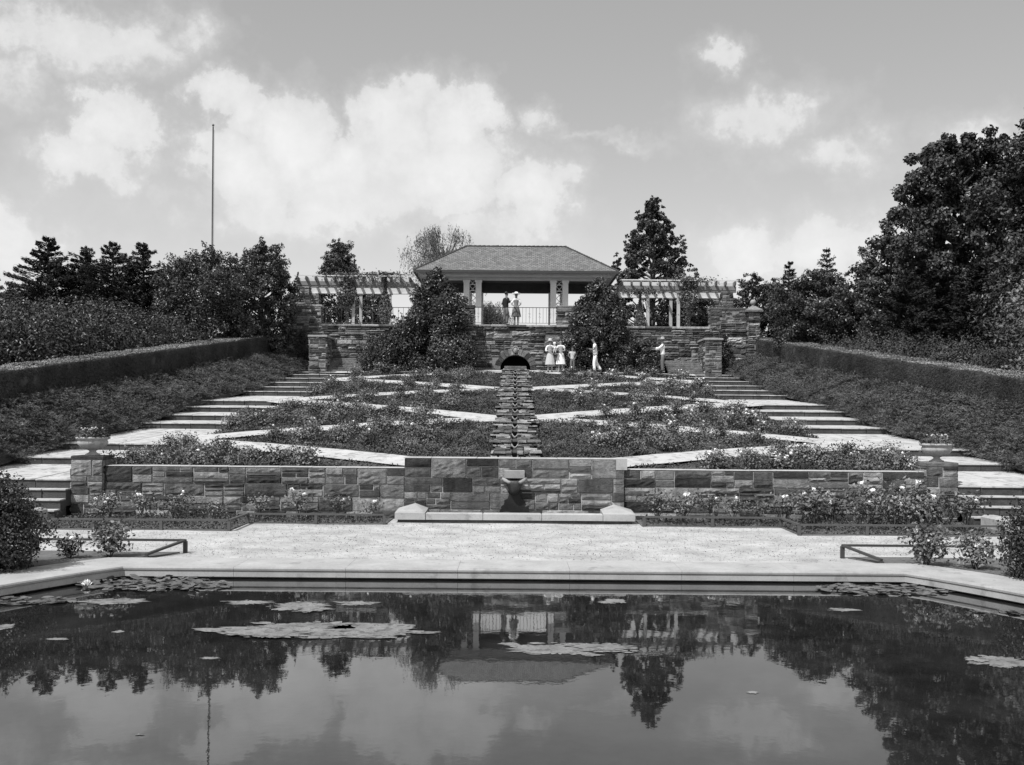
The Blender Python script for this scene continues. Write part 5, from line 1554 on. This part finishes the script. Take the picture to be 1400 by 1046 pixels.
for (px, py, rx, ry, a) in BL:
    X_, Y_ = (px - CX) / F, (Y0 - py) / F
    azc = math.atan(X_); elc = math.atan(Y_ / math.hypot(1, X_))
    dx = math_(nt, 'DIVIDE', math_(nt, 'SUBTRACT', az, azc), rx / F); dy = math_(nt, 'DIVIDE', math_(nt, 'SUBTRACT', el, elc), ry / F)
    q = math_(nt, 'ADD', math_(nt, 'MULTIPLY', dx, dx), math_(nt, 'MULTIPLY', dy, dy))
    g = math_(nt, 'MULTIPLY', math_(nt, 'POWER', 2.71828, math_(nt, 'MULTIPLY', q, -.55)), a)
    tot = g if tot is None else math_(nt, 'MAXIMUM', tot, g)
# clouds elsewhere in the sky (outside the view) from noise alone
n3 = nt.nodes.new('ShaderNodeTexNoise'); n3.inputs['Scale'].default_value = 2.6; n3.inputs['Detail'].default_value = 8
nt.links.new(tc.outputs['Generated'], n3.inputs['Vector'])
back = math_(nt, 'MULTIPLY', math_(nt, 'LESS_THAN', sep.outputs['Y'], .55), math_(nt, 'MULTIPLY', n3.outputs['Fac'], 1.1))
tot = math_(nt, 'ADD', tot, back)
n5 = nt.nodes.new('ShaderNodeTexNoise'); n5.inputs['Scale'].default_value = 45; n5.inputs['Detail'].default_value = 8; n5.inputs['Roughness'].default_value = .6
nt.links.new(tc.outputs['Generated'], n5.inputs['Vector'])
tot = math_(nt, 'ADD', tot, math_(nt, 'MULTIPLY', math_(nt, 'SUBTRACT', n5.outputs['Fac'], .5), .35))
shaped = math_(nt, 'ADD', tot, math_(nt, 'ADD', math_(nt, 'MULTIPLY', math_(nt, 'SUBTRACT', n1.outputs['Fac'], .5), .7), math_(nt, 'MULTIPLY', math_(nt, 'SUBTRACT', n2.outputs['Fac'], .5), .5)))
mask = ramp(nt, [(.12, 0), (.36, .16), (.46, .34), (.56, .72), (.8, .9), (1.0, 1)], shaped)
# greyscale daylight: clear sky lightening to the horizon
elv = math_(nt, 'MAXIMUM', el0, 0.0)
haze = math_(nt, 'POWER', 2.71828, math_(nt, 'MULTIPLY', elv, -8.0))
SKYK, CLOUD = 1.0, 8.5
clear = math_(nt, 'ADD', math_(nt, 'ADD', math_(nt, 'MULTIPLY', bw.outputs[0], .7), 2.4), math_(nt, 'MULTIPLY', haze, 5.3))
shade = math_(nt, 'ADD', CLOUD, math_(nt, 'MULTIPLY', math_(nt, 'SUBTRACT', n2.outputs['Fac'], .5), 3.2))
mixn = nt.nodes.new('ShaderNodeMix'); mixn.data_type = 'FLOAT'
nt.links.new(mask, mixn.inputs[0]); nt.links.new(clear, mixn.inputs[2]); nt.links.new(shade, mixn.inputs[3])
nt.links.new(mixn.outputs[0], bg.inputs['Color'])

scene.view_settings.view_transform = 'Standard'; scene.view_settings.look = 'None'
scene.view_settings.exposure = 0; scene.view_settings.gamma = 1
scene.render.engine = 'CYCLES'
scene.cycles.max_bounces = 5; scene.cycles.diffuse_bounces = 2; scene.cycles.glossy_bounces = 3; scene.cycles.transmission_bounces = 2
